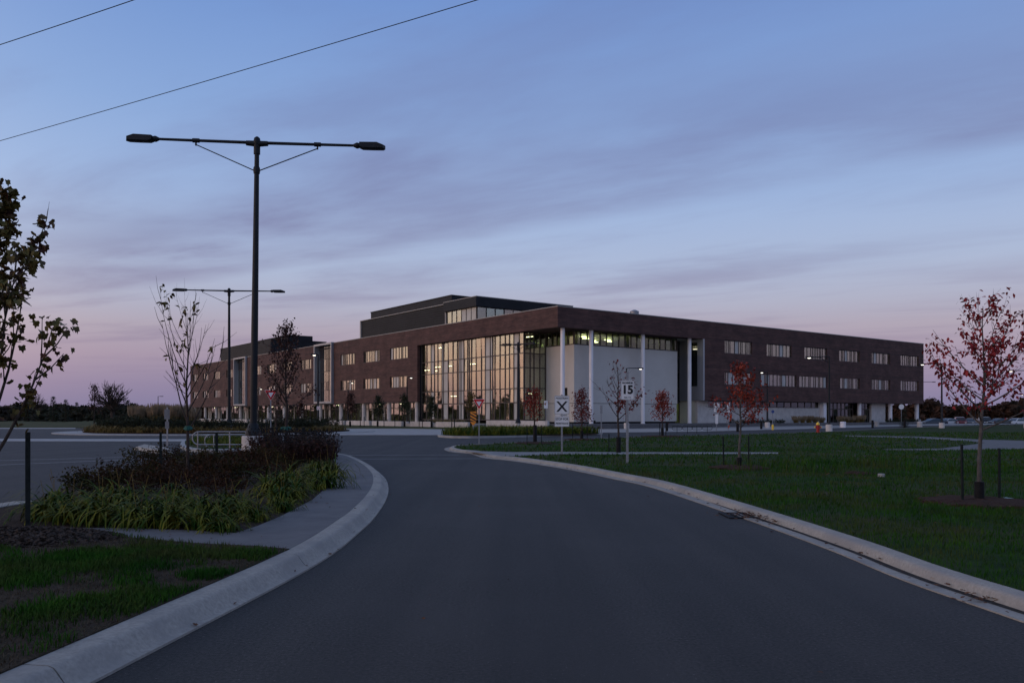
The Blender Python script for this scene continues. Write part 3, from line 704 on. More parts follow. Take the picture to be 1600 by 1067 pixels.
double_lamp('farther dark double armed street lamp standing in the roundabout planting', gx(358,71), 71, 12.15, 4.6, .10, .0, .12)
double_lamp('smaller double armed street lamp in front of the glazed hall', gx(809.5,86), 86, 8.95, 1.95, -.55, .0, 0, rb=.13, rt=.08, base_h=.72, base_r=.34, ringed=True, rod=.5)
def arm_lamp(label, px, Y, H, d, reach, lit=True, base=True, strut=False, rz=0, z0=0, bh=.7, br=.3, group='single arm lamps round the building', col=None):
    t = thing('lamp_post', label, 'lamp post', (gx(px,Y), Y, z0), rz, group)
    if base:
        mb = MB(); mb.lathe([(br,-.1),(br,bh*.93),(br-.03,bh)], 18); mb.build('base', M['wallconc'], t, smooth=True)
    mb = MB(); mb.lathe([(.16,bh if base else 0),(.12,bh+.1 if base else .1),(.095,H*.5),(.07,H)], 12); mb.build('pole', M['pole'], t, smooth=True)
    a = MB(); a.tube([(-d*.06,0,H-.05),(d*.3,0,H),(d*(reach-.45),0,H-.02+(.02 if not strut else -.06))], .045, 8)
    if strut: a.tube([(0,0,H-.62),(d*.4,0,H-.35),(d*.9,0,H-.08)], .03, 6)
    ao = a.build('arm', M['pole'], t, smooth=True)
    h = MB(); zz = H-.02-(.04 if strut else 0); x0 = d*(reach-.5)
    h.cbox(min(x0,x0+d*.62), max(x0,x0+d*.62), -.16, .16, zz-.07, zz+.07, .03); h.build('lamp_head', M['pole'], ao)
    if lit:
        b = MB(); b.lathe([(.09,-.13),(.15,-.09),(.15,-.072)], 12, (x0+d*.31,0,zz)); b.build('lens', M['lamplit'], ao)
    return t
arm_lamp('lit lamp post behind the 15 speed sign with its arm to the right', 979, 92, 6.8, 1, 1.75)
arm_lamp('lit lamp post with a braced arm in front of the right wing windows', 1295.5, 77, 7.05, -1, 2.05, strut=True)
arm_lamp('lit lamp post between the building end and the red tree', 1471.5, 94, 7.4, -1, 2.4)
arm_lamp('lit lamp post hidden behind the orange tree, arm to the left', 1199, 100, 6.8, -1, .85)
arm_lamp('lit lamp post beside the dark tree left of the glazed hall', 636, 112, 6.7, 1, .75)
arm_lamp('lit lamp post among the young trees left of the hall', 544, 125, 6.5, 1, .8)
arm_lamp('lit lamp post behind the left yield sign', 403, 150, 6.35, 1, .75)
arm_lamp('thick blue grey lamp post on a round base with a no parking sign', 497, 79, 7.4, -1, .55, br=.26, bh=.85)
arm_lamp('unlit lamp post whose arm sticks out past the building end', 1436, 168, 8.3, 1, 3.2, lit=False)
arm_lamp('lit lamp post at the right edge with its arm reaching left', 1604, 95, 6.7, -1, 2.0)
for px, Y, H, lab in ((1517,225,8.6,'distant lit car park lamp left of the red tree trunk'),(1524,260,6.9,'small distant lit car park lamp low beside the red tree'),(1600,240,8.0,'distant lit car park lamp at the right edge')):
    arm_lamp(lab, px, Y, H, -1, .7, z0=-.5, base=False, group='distant car park lamps')
arm_lamp('distant unlit lamp post on the left skyline', 247, 200, 6.1, 1, 1.1, lit=False, base=False, group='lamps on the left skyline')
arm_lamp('distant unlit lamp post behind the bare young tree', 289, 215, 6.6, 1, .8, lit=False, base=False, group='lamps on the left skyline')
# free concrete bases and bollards
def drum(label, px, Y, r, h, m, name='concrete_bollard', cat='bollard', group='round concrete drums in front of the right wing'):
    mb = MB(); mb.lathe([(r,-.05),(r,h-.05),(r-.05,h)], 16); o = mb.build(name, m, loc=(gx(px,Y),Y,0), smooth=True); tag(o, label, cat, group)
drum('pale round concrete drum right of the red hydrant', 1317, 103, .36, .75, M['column'])
drum('pale round concrete drum under the dark right entrance', 1370, 112, .3, .7, M['walk2'])
drum('pale round concrete drum at the building end', 1437, 108, .33, .7, M['wallconc'])
for px,Y,lab in ((1363.5,100,'small black bollard below the right entrance'),(1189.5,92,'small black bollard behind the orange tree'),(1152.5,78,'small black bollard beside the mulch ring of the orange tree'),(1413.5,101,'small black bollard near the little spruce'),(1042,80,'small black bollard behind the round red tree'),(929,96,'small black post in front of the white stone block')):
    drum(lab, px, Y, .13, .95, M['black'], group='black bollards')

# ------------------------------------------------------------------ signs
def text_mesh(s, size, m, parent, loc, bold=0.0, sx=1.0, name='lettering', rz=0):
    cu = bpy.data.curves.new(name, 'FONT'); cu.body = s; cu.size = size; cu.align_x = 'CENTER'; cu.align_y = 'CENTER'; cu.extrude = .002; cu.offset = bold
    o = bpy.data.objects.new(name, cu); C.objects.link(o); bpy.context.view_layer.update()
    me = bpy.data.meshes.new_from_object(o.evaluated_get(bpy.context.evaluated_depsgraph_get()))
    bpy.data.objects.remove(o); bpy.data.curves.remove(cu)
    me.materials.clear(); me.materials.append(m)
    q = bpy.data.objects.new(name, me); C.objects.link(q); q.parent = parent
    q.location = loc; q.rotation_euler = (PI/2, 0, rz); q.scale = (sx, 1, 1); return q
def plate(mb, w, h, z, y=0, t=.004, c=.02):
    p = [(-w/2+c,-h/2),(w/2-c,-h/2),(w/2,-h/2+c),(w/2,h/2-c),(w/2-c,h/2),(-w/2+c,h/2),(-w/2,h/2-c),(-w/2,-h/2+c)]
    n = 8; mb.add([(a,y-t,z+b) for a,b in p]+[(a,y,z+b) for a,b in p], [tuple(range(n)), tuple(range(2*n-1,n-1,-1))]+[(i,n+i,n+(i+1)%n,(i+1)%n) for i in range(n)])
def flat(mb, pts, y, t=.0025):
    a = sum(pts[i][0]*pts[(i+1)%len(pts)][1]-pts[(i+1)%len(pts)][0]*pts[i][1] for i in range(len(pts)))
    if a < 0: pts = pts[::-1]
    n = len(pts); mb.add([(p,y-t,q) for p,q in pts]+[(p,y,q) for p,q in pts], [tuple(range(n)), tuple(range(2*n-1,n-1,-1))]+[(i,n+i,n+(i+1)%n,(i+1)%n) for i in range(n)])
def border(mb, w, h, z, y, b=.012, ins=.015):
    x1, z1 = w/2-ins, h/2-ins
    for p in ([(-x1,-z1),(x1,-z1),(x1,-z1+b),(-x1,-z1+b)], [(-x1,z1-b),(x1,z1-b),(x1,z1),(-x1,z1)], [(-x1,-z1+b),(-x1+b,-z1+b),(-x1+b,z1-b),(-x1,z1-b)], [(x1-b,-z1+b),(x1,-z1+b),(x1,z1-b),(x1-b,z1-b)]):
        flat(mb, [(a,z+c) for a,c in p], y)
def post(t, h, w=.05, m=None):
    mb = MB(); mb.box(-w/2,w/2,.006,.006+w,-.1,h)
    mb.build('post', m or M['galv'], t)
def sign_thing(name, label, px, Y, z=.10, rz=0, group=None): return thing(name, label, 'road sign', (gx(px,Y),Y,z), rz, group)
# MAXIMUM 15
Y = 25.8; t = sign_thing('speed_sign', 'white speed limit sign reading MAXIMUM 15 on a grey steel post', 980.5, Y); post(t, 2.83, .07)
zc_ = gz(609.5,Y)-.10; mb = MB(); plate(mb, .42, .60, zc_); p = mb.build('sign_plate', M['white'], t)
mb = MB(); border(mb, .42, .60, zc_, -.004, .006, .012); mb.build('border', M['inkblack'], p)
text_mesh('MAXIMUM', .074, M['inkblack'], p, (0,-.0065,zc_+.225), .0035, .95)
text_mesh('15', .36, M['inkblack'], p, (0,-.0065,zc_+.005), .017, .98)
text_mesh('km / h', .07, M['inkblack'], p, (0,-.0065,zc_-.225), .002, 1.1)
# PEDESTRIAN X
Y = 30.6; t = sign_thing('crossing_sign', 'white PEDESTRIAN X sign above a STOP FOR PEDESTRIANS plate beside the path', 878, Y); post(t, 2.25, .06)
def zz(py): return gz(py, Y)-.10
w = 23.4/F*Y; za, zb = zz(618), zz(647); zc_ = (za+zb)/2; h = za-zb
mb = MB(); plate(mb, w, h, zc_); p = mb.build('sign_plate', M['white'], t)
mb = MB(); border(mb, w, h, zc_, -.004, .010, .010)
for s_ in (1,-1): flat(mb, [(s_*-.215,zc_+.135),(s_*-.125,zc_+.135),(s_*.215,zc_-.255),(s_*.125,zc_-.255)], -.004-(.0026 if s_ < 0 else 0))
mb.build('cross_symbol', M['inkblack'], p)
text_mesh('PEDESTRIAN', .095, M['inkblack'], p, (0,-.0065,zc_+.245), .0015, .86)
za, zb = zz(647.6), zz(649.8); mb = MB(); plate(mb, w*.9, za-zb, (za+zb)/2, c=.006); p2 = mb.build('sign_plate', M['white'], t)
text_mesh('CROSSING', .055, M['inkblack'], p2, (.06,-.0065,(za+zb)/2), .001, 1.0)
za, zb = zz(650.4), zz(666.4); zc_ = (za+zb)/2
mb = MB(); plate(mb, w*.98, za-zb, zc_); p3 = mb.build('sign_plate', M['white'], t)
mb = MB(); border(mb, w*.98, za-zb, zc_, -.004, .006, .008); mb.build('border', M['inkblack'], p3)
text_mesh('STOP FOR', .115, M['inkblack'], p3, (0,-.0065,zc_+.085), .002, .9); text_mesh('PEDESTRIANS', .095, M['inkblack'], p3, (0,-.0065,zc_-.075), .002, .80)
# yield signs
def yield_sign(label, px, Y, pyc, wpx, rz=0, top=None):
    t = sign_thing('yield_sign', label, px, Y, rz=rz, group='triangular yield signs'); w = wpx/F*Y; h = w*.87; zc_ = gz(pyc,Y)-.10
    post(t, zc_+.2, .06)
    def tri(s, c): 
        P = [(-w/2*s, h*.42*s), (w/2*s, h*.42*s), (0, -h*.58*s)]; out = []
        for i in range(3):
            a = Vector(P[i]); b = Vector(P[(i+1)%3]); d = Vector(P[(i-1)%3]); out += [tuple(a+(d-a).normalized()*c), tuple(a+(b-a).normalized()*c)]
        return [(x,zc_+z) for x,z in out]
    mb = MB(); flat(mb, tri(1,.05), 0, .004); p = mb.build('sign_plate', M['white'], t)
    mb = MB(); flat(mb, tri(.93,.04), -.0042); mb.build('red_triangle', M['red'], p)
    mb = MB(); flat(mb, tri(.44,.01), -.0070); mb.build('white_triangle', M['white'], p)
yield_sign('red and white yield sign beside the black and orange marker', 748.5, 45.5, 630.3, 19.5)
yield_sign('red and white yield sign half hidden by the tree on the left', 423, 49, 616.4, 19.5, .25)
# object marker
Y = 58; t = thing('hazard_marker', 'orange and black striped hazard marker on a post beside the yield sign', 'road sign', (gx(739.5,Y),Y,.1)); post(t, .9, .05)
wm = 9.3/F*Y; za, zb = gz(642.8,Y)-.1, gz(664,Y)-.1; mb = MB(); P = [(-wm/2,za),(wm/2,za),(wm/2,zb+.22),(wm*.12,zb),(-wm*.12,zb),(-wm/2,zb+.22)]
flat(mb, P, 0, .004); p = mb.build('sign_plate', M['orange'], t); mb = MB()
for k in range(4):
    z1 = za-.02-k*.235; x = wm/2
    flat(mb, [(-x, min(za,z1+.12)), (-x, z1+.01), (x, max(z1-.23,zb+.2)), (x, max(z1-.12,zb+.21))], -.0042)
mb.build('black_stripes', M['inkblack'], p)
# small far signs
def small_sign(label, px, Y, zc_, w, h, m, z0=0, shape='rect', pm=None, cat='road sign', name='small_sign', hh=None, rz=0):
    t = thing(name, label, cat, (gx(px,Y),Y,z0), rz); post(t, hh or zc_+h*.3, .06, pm); mb = MB()
    if shape == 'rect': plate(mb, w, h, zc_)
    else: flat(mb, [(w/2*math.cos(2*PI*i/18), zc_+w/2*math.sin(2*PI*i/18)) for i in range(18)], 0, .004)
    return t, mb.build('sign_plate', m, t)
t, p = small_sign('small pale double panel sign in front of the glass hall corner', 853, 84, gz(632,84), .36, .78, M['white'])
mb = MB(); mb.box(-.012,.012,-.008,-.0045,gz(632,84)-.38,gz(632,84)+.38); mb.build('divider', M['galv'], p)
small_sign('narrow blue grey sign turned edgewise before the white block', 939.5, 56, gz(639.5,56), .17, .55, M['galv'])
t, p = small_sign('bright white double panel notice sign before the right wing', 1119.8, 80, gz(636.5,80), .54, .84, M['white'], cat='notice sign', name='notice_sign')
mb = MB(); mb.box(-.012,.012,-.008,-.0045,gz(636.5,80)-.40,gz(636.5,80)+.40); mb.build('divider', M['mull'], p)
mb = MB(); plate(mb, .26, .92, gz(654.5,80)); mb.build('lower_panel', M['white'], t)
small_sign('narrow white sign behind the left side of the orange tree', 1138, 84, gz(636.5,84), .26, .98, M['white'])
t, p = small_sign('blue round topped sign on a post with a yellow foot', 1207.5, 88, gz(643,88), .34, .34, M['blue'], shape='round')
mb = MB(); mb.lathe([(.12,0),(.12,.5),(.06,.56)], 12); mb.build('yellow_foot', M['yellow'], t)
small_sign('round white sign on a thin post under the far building end', 1408.5, 112, gz(635.5,112), .72, .72, M['white'], shape='round')
t, p = small_sign('white no parking sign on the thick blue grey lamp post', 497.6, 78.8, gz(637.5,78.8), .32, .34, M['white'], cat='road sign', name='parking_sign', hh=.2)
bpy.data.objects.remove(t.children[0]) if t.children[0].name.startswith('post') else None
mb = MB(); r0, r1 = .07, .105
for i in range(18):
    a, b = 2*PI*i/18, 2*PI*(i+1)/18; zc_ = gz(637.5,78.8)
    flat(mb, [(r0*math.cos(a),zc_+r0*math.sin(a)),(r1*math.cos(a),zc_+r1*math.sin(a)),(r1*math.cos(b),zc_+r1*math.sin(b)),(r0*math.cos(b),zc_+r0*math.sin(b))], -.0045)
mb.build('red_ring', M['red'], p)
Y = 41; t = thing('sign_back', 'grey backs of two road signs stacked on a thin post, seen from behind', 'road sign', (gx(261,Y),Y,0), .0)
post(t, gz(636,Y), .06); mb = MB(); plate(mb, .27, .50, gz(647,Y), c=.01); mb.build('sign_plate', M['signback'], t); mb = MB(); plate(mb, .20, .36, gz(664,Y), c=.01); mb.build('sign_plate', M['signback'], t)

# ------------------------------------------------------------------ hydrant, rails, racks, catch basin
Y = 70.5; t = thing('fire_hydrant', 'red fire hydrant with a yellow cap at the lawn edge', 'fire hydrant', (gx(1278,Y),Y,.1))
mb = MB(); mb.lathe([(.2,-.1),(.2,.04),(.13,.06),(.13,.52),(.17,.54),(.17,.62),(.14,.64)], 16)
mb.tube([(-.25,0,.44),(.25,0,.44)], .07, 10); mb.tube([(0,0,.36),(0,-.24,.36)], .09, 10); mb.build('body', M['hydrant'], t, smooth=True)
mb = MB(); mb.lathe([(.155,.64),(.16,.70),(.12,.80),(.05,.85),(.035,.9)], 16); mb.build('cap', M['yellow'], t, smooth=True)
for s_ in (-1,1):
    mb = MB(); mb.tube([(s_*.25,0,.44),(s_*.29,0,.44)], .085, 8); mb.build('outlet_cap', M['yellow'], t)
def rail(label, px0, px1, Y, ztop, zbot, posts):
    x0, x1 = gx(px0,Y), gx(px1,Y); t = thing('handrail', label, 'handrail', ((x0+x1)/2,Y,.1), 0, 'galvanised handrails by the splitter island'); c = (x0+x1)/2; x0 -= c; x1 -= c
    r = min(.28,(ztop-zbot)/2); P = []
    for cx_, cz_, a0 in ((x1-r,ztop-r,90),(x1-r,zbot+r,0),(x0+r,zbot+r,-90),(x0+r,ztop-r,-180)):
        for k in range(7): a = math.radians(a0-15*k); P.append((cx_+r*math.cos(a),0,cz_+r*math.sin(a)))
    P.append(P[0]); mb = MB(); mb.tube(P, .026, 8, cap=False); mb.build('rail_loop', M['galv'], t, smooth=True)
    for px in posts:
        mb = MB(); x = gx(px,Y)-c; mb.tube([(x,.0,-.15),(x,.0,ztop)], .028, 8); mb.build('post', M['galv'], t, smooth=True)
rail('outer galvanised handrail loop beside the lamp base', 300.5, 392, 34.2, gz(674.4,34.2)-.1, gz(694.4,34.2)-.1, (309,359))
rail('inner galvanised handrail loop behind the black tree stake', 320, 410, 37.2, gz(679,37.2)-.1, gz(699.6,37.2)-.1, (334,384))
for px, lab in ((1066,'left hoop bicycle rack before the entrance'),(1097,'right hoop bicycle rack before the entrance')):
    Y = 71; t = thing('bike_rack', lab, 'bike rack', (gx(px,Y),Y,.02), 0, 'low hoop bicycle racks'); w_ = .42
    for dx in (-.45,.45):
        mb = MB(); P = [(dx-w_*.8,0,.62),(dx-w_,0,.54),(dx-w_,0,.38),(dx-w_*.8,0,.30),(dx+w_*.8,0,.30),(dx+w_,0,.38),(dx+w_,0,.54),(dx+w_*.8,0,.62),(dx-w_*.8,0,.62)]
        mb.tube(P, .024, 6, cap=False); mb.tube([(dx,0,0),(dx,0,.62)], .022, 6); mb.build('hoop', M['stake'], t)
gxy = g(1168,806); t = thing('catch_basin', 'rusty storm drain grate in the right gutter choked with leaves', 'drain', (gxy[0]-.02,gxy[1],0))
mb = MB(); mb.box(-.36,.30,-.34,-.28,.004,.022); mb.box(-.36,.30,.28,.34,.004,.022); mb.box(-.36,-.30,-.28,.28,.004,.022); mb.box(.24,.30,-.28,.28,.004,.022); mb.build('frame', M['black'], t)
for k in range(7):
    mb = MB(); x = -.27+k*.085; mb.box(x-.018,x+.018,-.278,.278,.004,.019); mb.build('grate_bar', M['black'], t)

# overhead wires, running on to poles well outside the picture
def wire(label, p, q, sag, r=.011):
    a = Vector(p); b = Vector(q); d = (b-a); a2 = a-d*2.2; b2 = b+d*2.0; P = []
    for k in range(41):
        s_ = k/40; v = a2.lerp(b2, s_); P.append((v.x, v.y, v.z-sag*4*s_*(1-s_)))
    mb = MB(); mb.tube(P, r, 6); tag(mb.build('overhead_wire', M['black'], smooth=True), label, 'wire', 'overhead wires')
def up(px, py, Y): return (gx(px,Y), Y, gz(py,Y))
wire('long overhead wire crossing the sky down to the left edge', (lambda v: (v[0],v[1],v[2]+.75))(up(0,215,30.9)), (lambda v: (v[0],v[1],v[2]+.8))(up(740,-1,20.9)), .9)
wire('short overhead wire cutting across the top left corner', (lambda v: (v[0],v[1],v[2]+.16))(up(0,70,23.2)), (lambda v: (v[0],v[1],v[2]+.16))(up(213,-1,20.7)), .17)

# ------------------------------------------------------------------ parked cars beyond the building
def car(label, px, Y, paint, rz, kind):
    t = thing('parked_car', label, 'car', (gx(px,Y),Y,-.485), rz, 'cars parked beyond the building')
    L = 4.5; roofz = 1.45 if kind == 'sedan' else 1.72
    if kind == 'sedan': prof = [(-2.2,.35),(-2.25,.62),(-2.15,.88),(-1.35,.98),(-.65,1.40),(.0,1.45),(.75,1.38),(1.45,1.02),(2.1,.98),(2.25,.7),(2.2,.35)]
    else: prof = [(-2.2,.38),(-2.25,.7),(-2.15,1.0),(-1.3,1.08),(-.75,1.62),(.1,1.72),(1.6,1.66),(2.05,1.1),(2.2,1.0),(2.25,.7),(2.2,.38)]
    n = len(prof); mb = MB(); vs = []
    for y, k, in ((-.85,.0),(-.80,1),(.80,1),(.85,.0)):
        for x, z in prof: 
            yy_ = y*(1-.16*max(0,(z-.95))/.5) if z > .95 else y
            vs.append((x*(.985 if k == 0 else 1), yy_, .35+(z-.35)*(.985 if k == 0 else 1)))
    fs = [tuple(range(n-1,-1,-1)), tuple(range(3*n,4*n))]
    for j in range(3):
        for i in range(n): fs.append((j*n+i, j*n+(i+1)%n, (j+1)*n+(i+1)%n, (j+1)*n+i))
    mb.add(vs, fs); b = mb.build('body', paint, t)
    gb = MB()
    zb_ = 1.0 if kind == 'sedan' else 1.1
    for s_ in (-1,1):
        y0_, y1_ = s_*.858, s_*(.74 if kind == 'sedan' else .70)
        q = [(-1.2,y0_,zb_),(1.25,y0_,zb_),(.7,y1_,roofz-.1),(-.6,y1_,roofz-.1)]; gb.add(q, [(0,1,2,3) if s_ < 0 else (3,2,1,0)])
    gb.add([(-1.36,-.7,zb_+.02),(-1.36,.7,zb_+.02),(-.70,.6,roofz-.07),(-.70,-.6,roofz-.07)], [(3,2,1,0)]); gb.add([(1.49,-.7,zb_+.05),(1.49,.7,zb_+.05),(.85,.6,roofz-.06),(.85,-.6,roofz-.06)], [(0,1,2,3)])
    gb.build('window', M['carglass'], t)
    for x in (-1.35,1.35):
        for s_ in (-1,1):
            mb = MB(); mb.tube([(x,s_*.68,.33),(x,s_*.87,.33)], .33, 14); w = mb.build('wheel', M['black'], t); mb = MB(); mb.tube([(x,s_*.871,.33),(x,s_*.885,.33)], .2, 10); mb.build('rim', M['galv'], w)
    for s_ in (-1,1):
        mb = MB(); mb.box(-2.262,-2.2,s_*.62-.14,s_*.62+.14,.66,.78); mb.build('headlight', M['white'], t)
        mb = MB(); mb.box(2.2,2.262,s_*.65-.13,s_*.65+.13,.74,.86); mb.build('tail_light', M['red'], t)
P_ = {'navy': mat('navy_paint',(.012,.018,.035),None,rough=.25,spec=.6),'silver': mat('silver_paint',(.36,.37,.39),None,rough=.3,spec=.6,metal=.4),'maroon': mat('maroon_paint',(.13,.015,.015),None,rough=.25,spec=.6),'blackp': mat('black_paint',(.01,.01,.012),None,rough=.25,spec=.6),'red2': mat('red_paint',(.32,.03,.02),None,rough=.25,spec=.6),'whitep': mat('white_paint',(.6,.6,.6),None,rough=.3,spec=.6),'greyp': mat('grey_paint',(.10,.105,.115),None,rough=.3,spec=.6)}
for lab, px, Y, p, rz, k in (('navy car nearest the end of the building',1459,146,'navy',.2,'sedan'),('silver car second from the building end',1482,147,'silver',.35,'sedan'),('maroon car left of the low red leaves',1500,148,'maroon',1.2,'suv'),('grey car behind the low red leaves',1518,149,'greyp',.9,'sedan'),('black car just right of the red tree trunk',1562,150,'blackp',.3,'sedan'),('red car right of the red tree trunk',1577,153,'red2',1.0,'sedan'),('white car among the parked cars at the right',1589,151,'whitep',.4,'sedan'),('dark tall car left of the red tree trunk',1539,154,'blackp',1.3,'suv'),('grey tall car at the right edge of the car park',1607,155,'greyp',.2,'suv')):
    car(lab, px, Y, P_[p], rz, k)

# ------------------------------------------------------------------ trees
def leafpoly(kind, s, r):
    if kind == 'maple':
        P = [(0,0),(.26,-.10),(.44,.10),(.36,.30),(.38,.60),(.16,.62),(0,.95),(-.16,.62),(-.38,.60),(-.36,.30),(-.44,.10),(-.26,-.10)]
    elif kind == 'curl': P = [(0,0),(.20,.18),(.24,.5),(.10,.85),(0,1.0),(-.16,.7),(-.20,.35)]
    else: P = [(0,0),(.26,.3),(.24,.6),(0,1),(-.24,.6),(-.26,.3)]
    return [(x*s, y*s) for x,y in P]
def add_leaf(mb, p, kind, s, r, droop=.5):
    az = r.uniform(0,2*PI); tilt = r.gauss(-droop, .6); roll = r.uniform(-.9,.9)
    d = Vector((math.cos(az)*math.cos(tilt), math.sin(az)*math.cos(tilt), math.sin(tilt)))
    sd = d.cross(Vector((0,0,1))); 
    if sd.length < 1e-3: sd = Vector((1,0,0))
    sd.normalize(); nn = sd.cross(d); sd = (sd*math.cos(roll)+nn*math.sin(roll)); nn = sd.cross(d)
    pts = leafpoly(kind, s*r.uniform(.7,1.2), r); c = r.uniform(.15,.5)
    vs = [p+sd*x+d*y+nn*(c*abs(x)-c*.6*y*y/s) for x,y in pts]
    mb.add(vs, [tuple(range(len(pts)))])
def tree(name, label, base, H, seed, leafm, nleaf, leafs, kind='oval', lo=.35, spread=.30, nlimb=16, elev=55, tr=.05, twigs=5, barkm=None, weight=None, group='young street trees', guard=0, z0=None, lean=(0,0), leafjit=.08, taper=.8, cat='tree', sub=True, cluster=1, wig=.05):
    z0 = (.10 if base[0] > -1.5 else .15) if z0 is None else z0; r = random.Random(seed); t = thing(name, label, cat, (base[0],base[1],z0), 0, group)
    W_ = MB(); pts = []; x = y = 0
    ns = 9
    for i in range(ns+1):
        pts.append(Vector((lean[0]*i/ns*H+x, lean[1]*i/ns*H+y, H*.97*i/ns-.1*(i == 0)))); x += r.gauss(0,.006*H)*(i > 1); y += r.gauss(0,.006*H)*(i > 1)
    rad = [tr*(1-.93*i/ns)**.85 for i in range(ns+1)]; rad[0] = tr*1.25
    W_.tube(pts, rad, 8)
    def at_(f):
        f = f*ns; i = min(int(f), ns-1); return pts[i].lerp(pts[i+1], f-i), rad[i]+(rad[i+1]-rad[i])*(f-i)
    spots = []
    for i in range(nlimb):
        f = lo+(.96-lo)*((i+.5*r.random())/nlimb); p0, r0 = at_(f); az = i*2.399+r.uniform(-.5,.5)
        hf = (f-lo)/(1-lo); L = spread*H*((1-hf)**taper*.85+.2)*r.uniform(.75,1.2)
        e = math.radians(elev+r.uniform(-12,12)+18*hf); P = [p0]; p = p0.copy()
        for k in range(5):
            ee = min(e+k*.06, 1.5); a2 = az+r.gauss(0,.12)
            p = p+Vector((math.cos(a2)*math.cos(ee), math.sin(a2)*math.cos(ee), math.sin(ee)))*L/5; P.append(p.copy())
        rr = max(.006, min(r0*.6, .012+.012*L)); W_.tube(P, [rr*(1-.8*k/5) for k in range(6)], 5)
        for k in range(2,6):
            for q in range(3): spots.append((P[k].lerp(P[k-1], r.random()), hf))
        if sub:
            for k in range(twigs):
                q = r.uniform(.25,.98)*5; j = min(int(q),4); s0 = P[j].lerp(P[j+1], q-j); a2 = az+r.choice((-1,1))*r.uniform(.4,1.2); e2 = e+r.uniform(-.5,.35); l2 = L*r.uniform(.18,.42)
                s1 = s0+Vector((math.cos(a2)*math.cos(e2), math.sin(a2)*math.cos(e2), math.sin(e2)))*l2*.5; s2 = s1+Vector((math.cos(a2)*math.cos(e2+.2), math.sin(a2)*math.cos(e2+.2), math.sin(e2+.2)))*l2*.5
                W_.tube([s0,s1,s2], [rr*.45,rr*.3,rr*.16], 4); spots += [(s1,hf),(s2,hf),(s0.lerp(s1,.5),hf),(s1.lerp(s2,.5),hf)]
    W_.build('trunk', barkm or M['bark'], t, smooth=True)
    if nleaf:
        mb = MB(); ws = [(weight(p,h) if weight else 1) for p,h in spots]
        for p, h in r.choices(spots, ws, k=nleaf//cluster):
            for c in range(cluster): add_leaf(mb, p+Vector((r.gauss(0,leafjit),r.gauss(0,leafjit),r.gauss(0,leafjit))), kind, leafs, r)
        mb.build('crown', leafm, t)
    if guard:
        g_ = MB(); g_.lathe([(tr*1.9,0),(tr*1.8,guard)], 10, (0,0,0)); g_.build('trunk_guard', M['black'], t, smooth=True)
    return t
def mulch(base, r, label, z0=.10):
    mb = MB(); n = 28; rr = random.Random(int(r*1000)+int(base[0]*7)); rings = [(1.0,-.03),(.93,.03),(.6,.07),(.2,.08)]; o = 0; vs = []; fs = []
    for s_, z in rings:
        for i in range(n): q = r*s_*(1+.10*math.sin(i*2.3+base[0])+rr.uniform(-.06,.06)); vs.append((q*math.cos(2*PI*i/n), q*math.sin(2*PI*i/n), z+rr.uniform(-.012,.012)))
    for j in range(3):
        for i in range(n): fs.append((j*n+i, j*n+(i+1)%n, (j+1)*n+(i+1)%n, (j+1)*n+i))
    fs.append(tuple(range(3*n,4*n))); mb.add(vs, fs); tag(mb.build('mulch_ring', M['mulchred'], loc=(base[0],base[1],z0)), label, None, None, 'structure')
M['mulchred'] = mat('reddish_mulch', (.030,.017,.012), (.075,.042,.030), 30, .95, 1.0, 50, .1)
def stake(px, pyb, pyt, label, w=.038, z0=None, Y=None, lean=0):
    z0 = (.10 if px > 700 else .15) if z0 is None else z0
    b = g(px, pyb, z0); Y_ = b[1]; h = gz(pyt, Y_)-z0
    mb = MB(); t_ = .006; mb.box(-w/2,w/2,-t_,t_,-.3,h); mb.box(-t_,t_,t_+.001,w*.8,-.3,h)
    for k in range(int(h/.2)): mb.box(-.006,.006,-t_-.012,-t_-.0005,.15+k*.2,.17+k*.2)
    o = mb.build('tree_stake', M['stake'], loc=(b[0],b[1],z0)); o.rotation_euler = (0,lean,.4); tag(o, label, 'tree stake', 'dark steel tree stakes')
red1 = mat('red_maple_leaf', (.20,.012,.016), (.38,.030,.030), 6, .6, 0, None, .25, c3=(.12,.010,.016), scale3=3)
red2 = mat('orange_red_leaf', (.20,.022,.012), (.36,.060,.025), 5, .6, 0, None, .25, c3=(.13,.016,.014), scale3=2)
redd = mat('deep_red_leaf', (.10,.014,.012), (.19,.032,.022), 5, .6, 0, None, .25)
brown = mat('brown_green_leaf', (.075,.070,.014), (.17,.12,.03), 7, .6, 0, None, .25, c3=(.055,.016,.010), scale3=4)
dkgrn = mat('dark_green_leaf', (.012,.020,.009), (.030,.040,.014), 5, .6, 0, None, .25)
dkbrn = mat('russet_brown_leaf', (.028,.012,.010), (.070,.026,.018), 5, .6, 0, None, .25)
# right hand red tree
b = g(1530,785,.10)
tree('red_tree', 'sparse young red leaved tree nearest on the right lawn', b, 3.45, 5, red1, 1700, .080, 'oval', .36, .40, 24, 33, .042, 6, guard=.36, weight=lambda p,h: 1.5-h*1.1+(.9 if abs(p.z-2.3) < .5 else 0), leafjit=.05, cluster=2)
mulch(b, .95, 'reddish mulch ring round the nearest red tree')
stake(1504.5,787,694,'dark stake left of the nearest red tree', lean=-.02); stake(1562,783,700,'dark stake right of the nearest red tree')
b2 = g(1572,782,.10); mb = MB(); mb.add([(-.18,-.1,.01),(.16,-.12,.015),(.2,.1,.02),(-.14,.13,.012),(0,0,.05)], [(0,1,4),(1,2,4),(2,3,4),(3,0,4)])
tag(mb.build('litter_sheet', mat('pale_teal_paper',(.30,.42,.42),None,rough=.6), loc=(b2[0],b2[1],.11)), 'crumpled pale teal sheet on the grass by the right stake', 'litter')
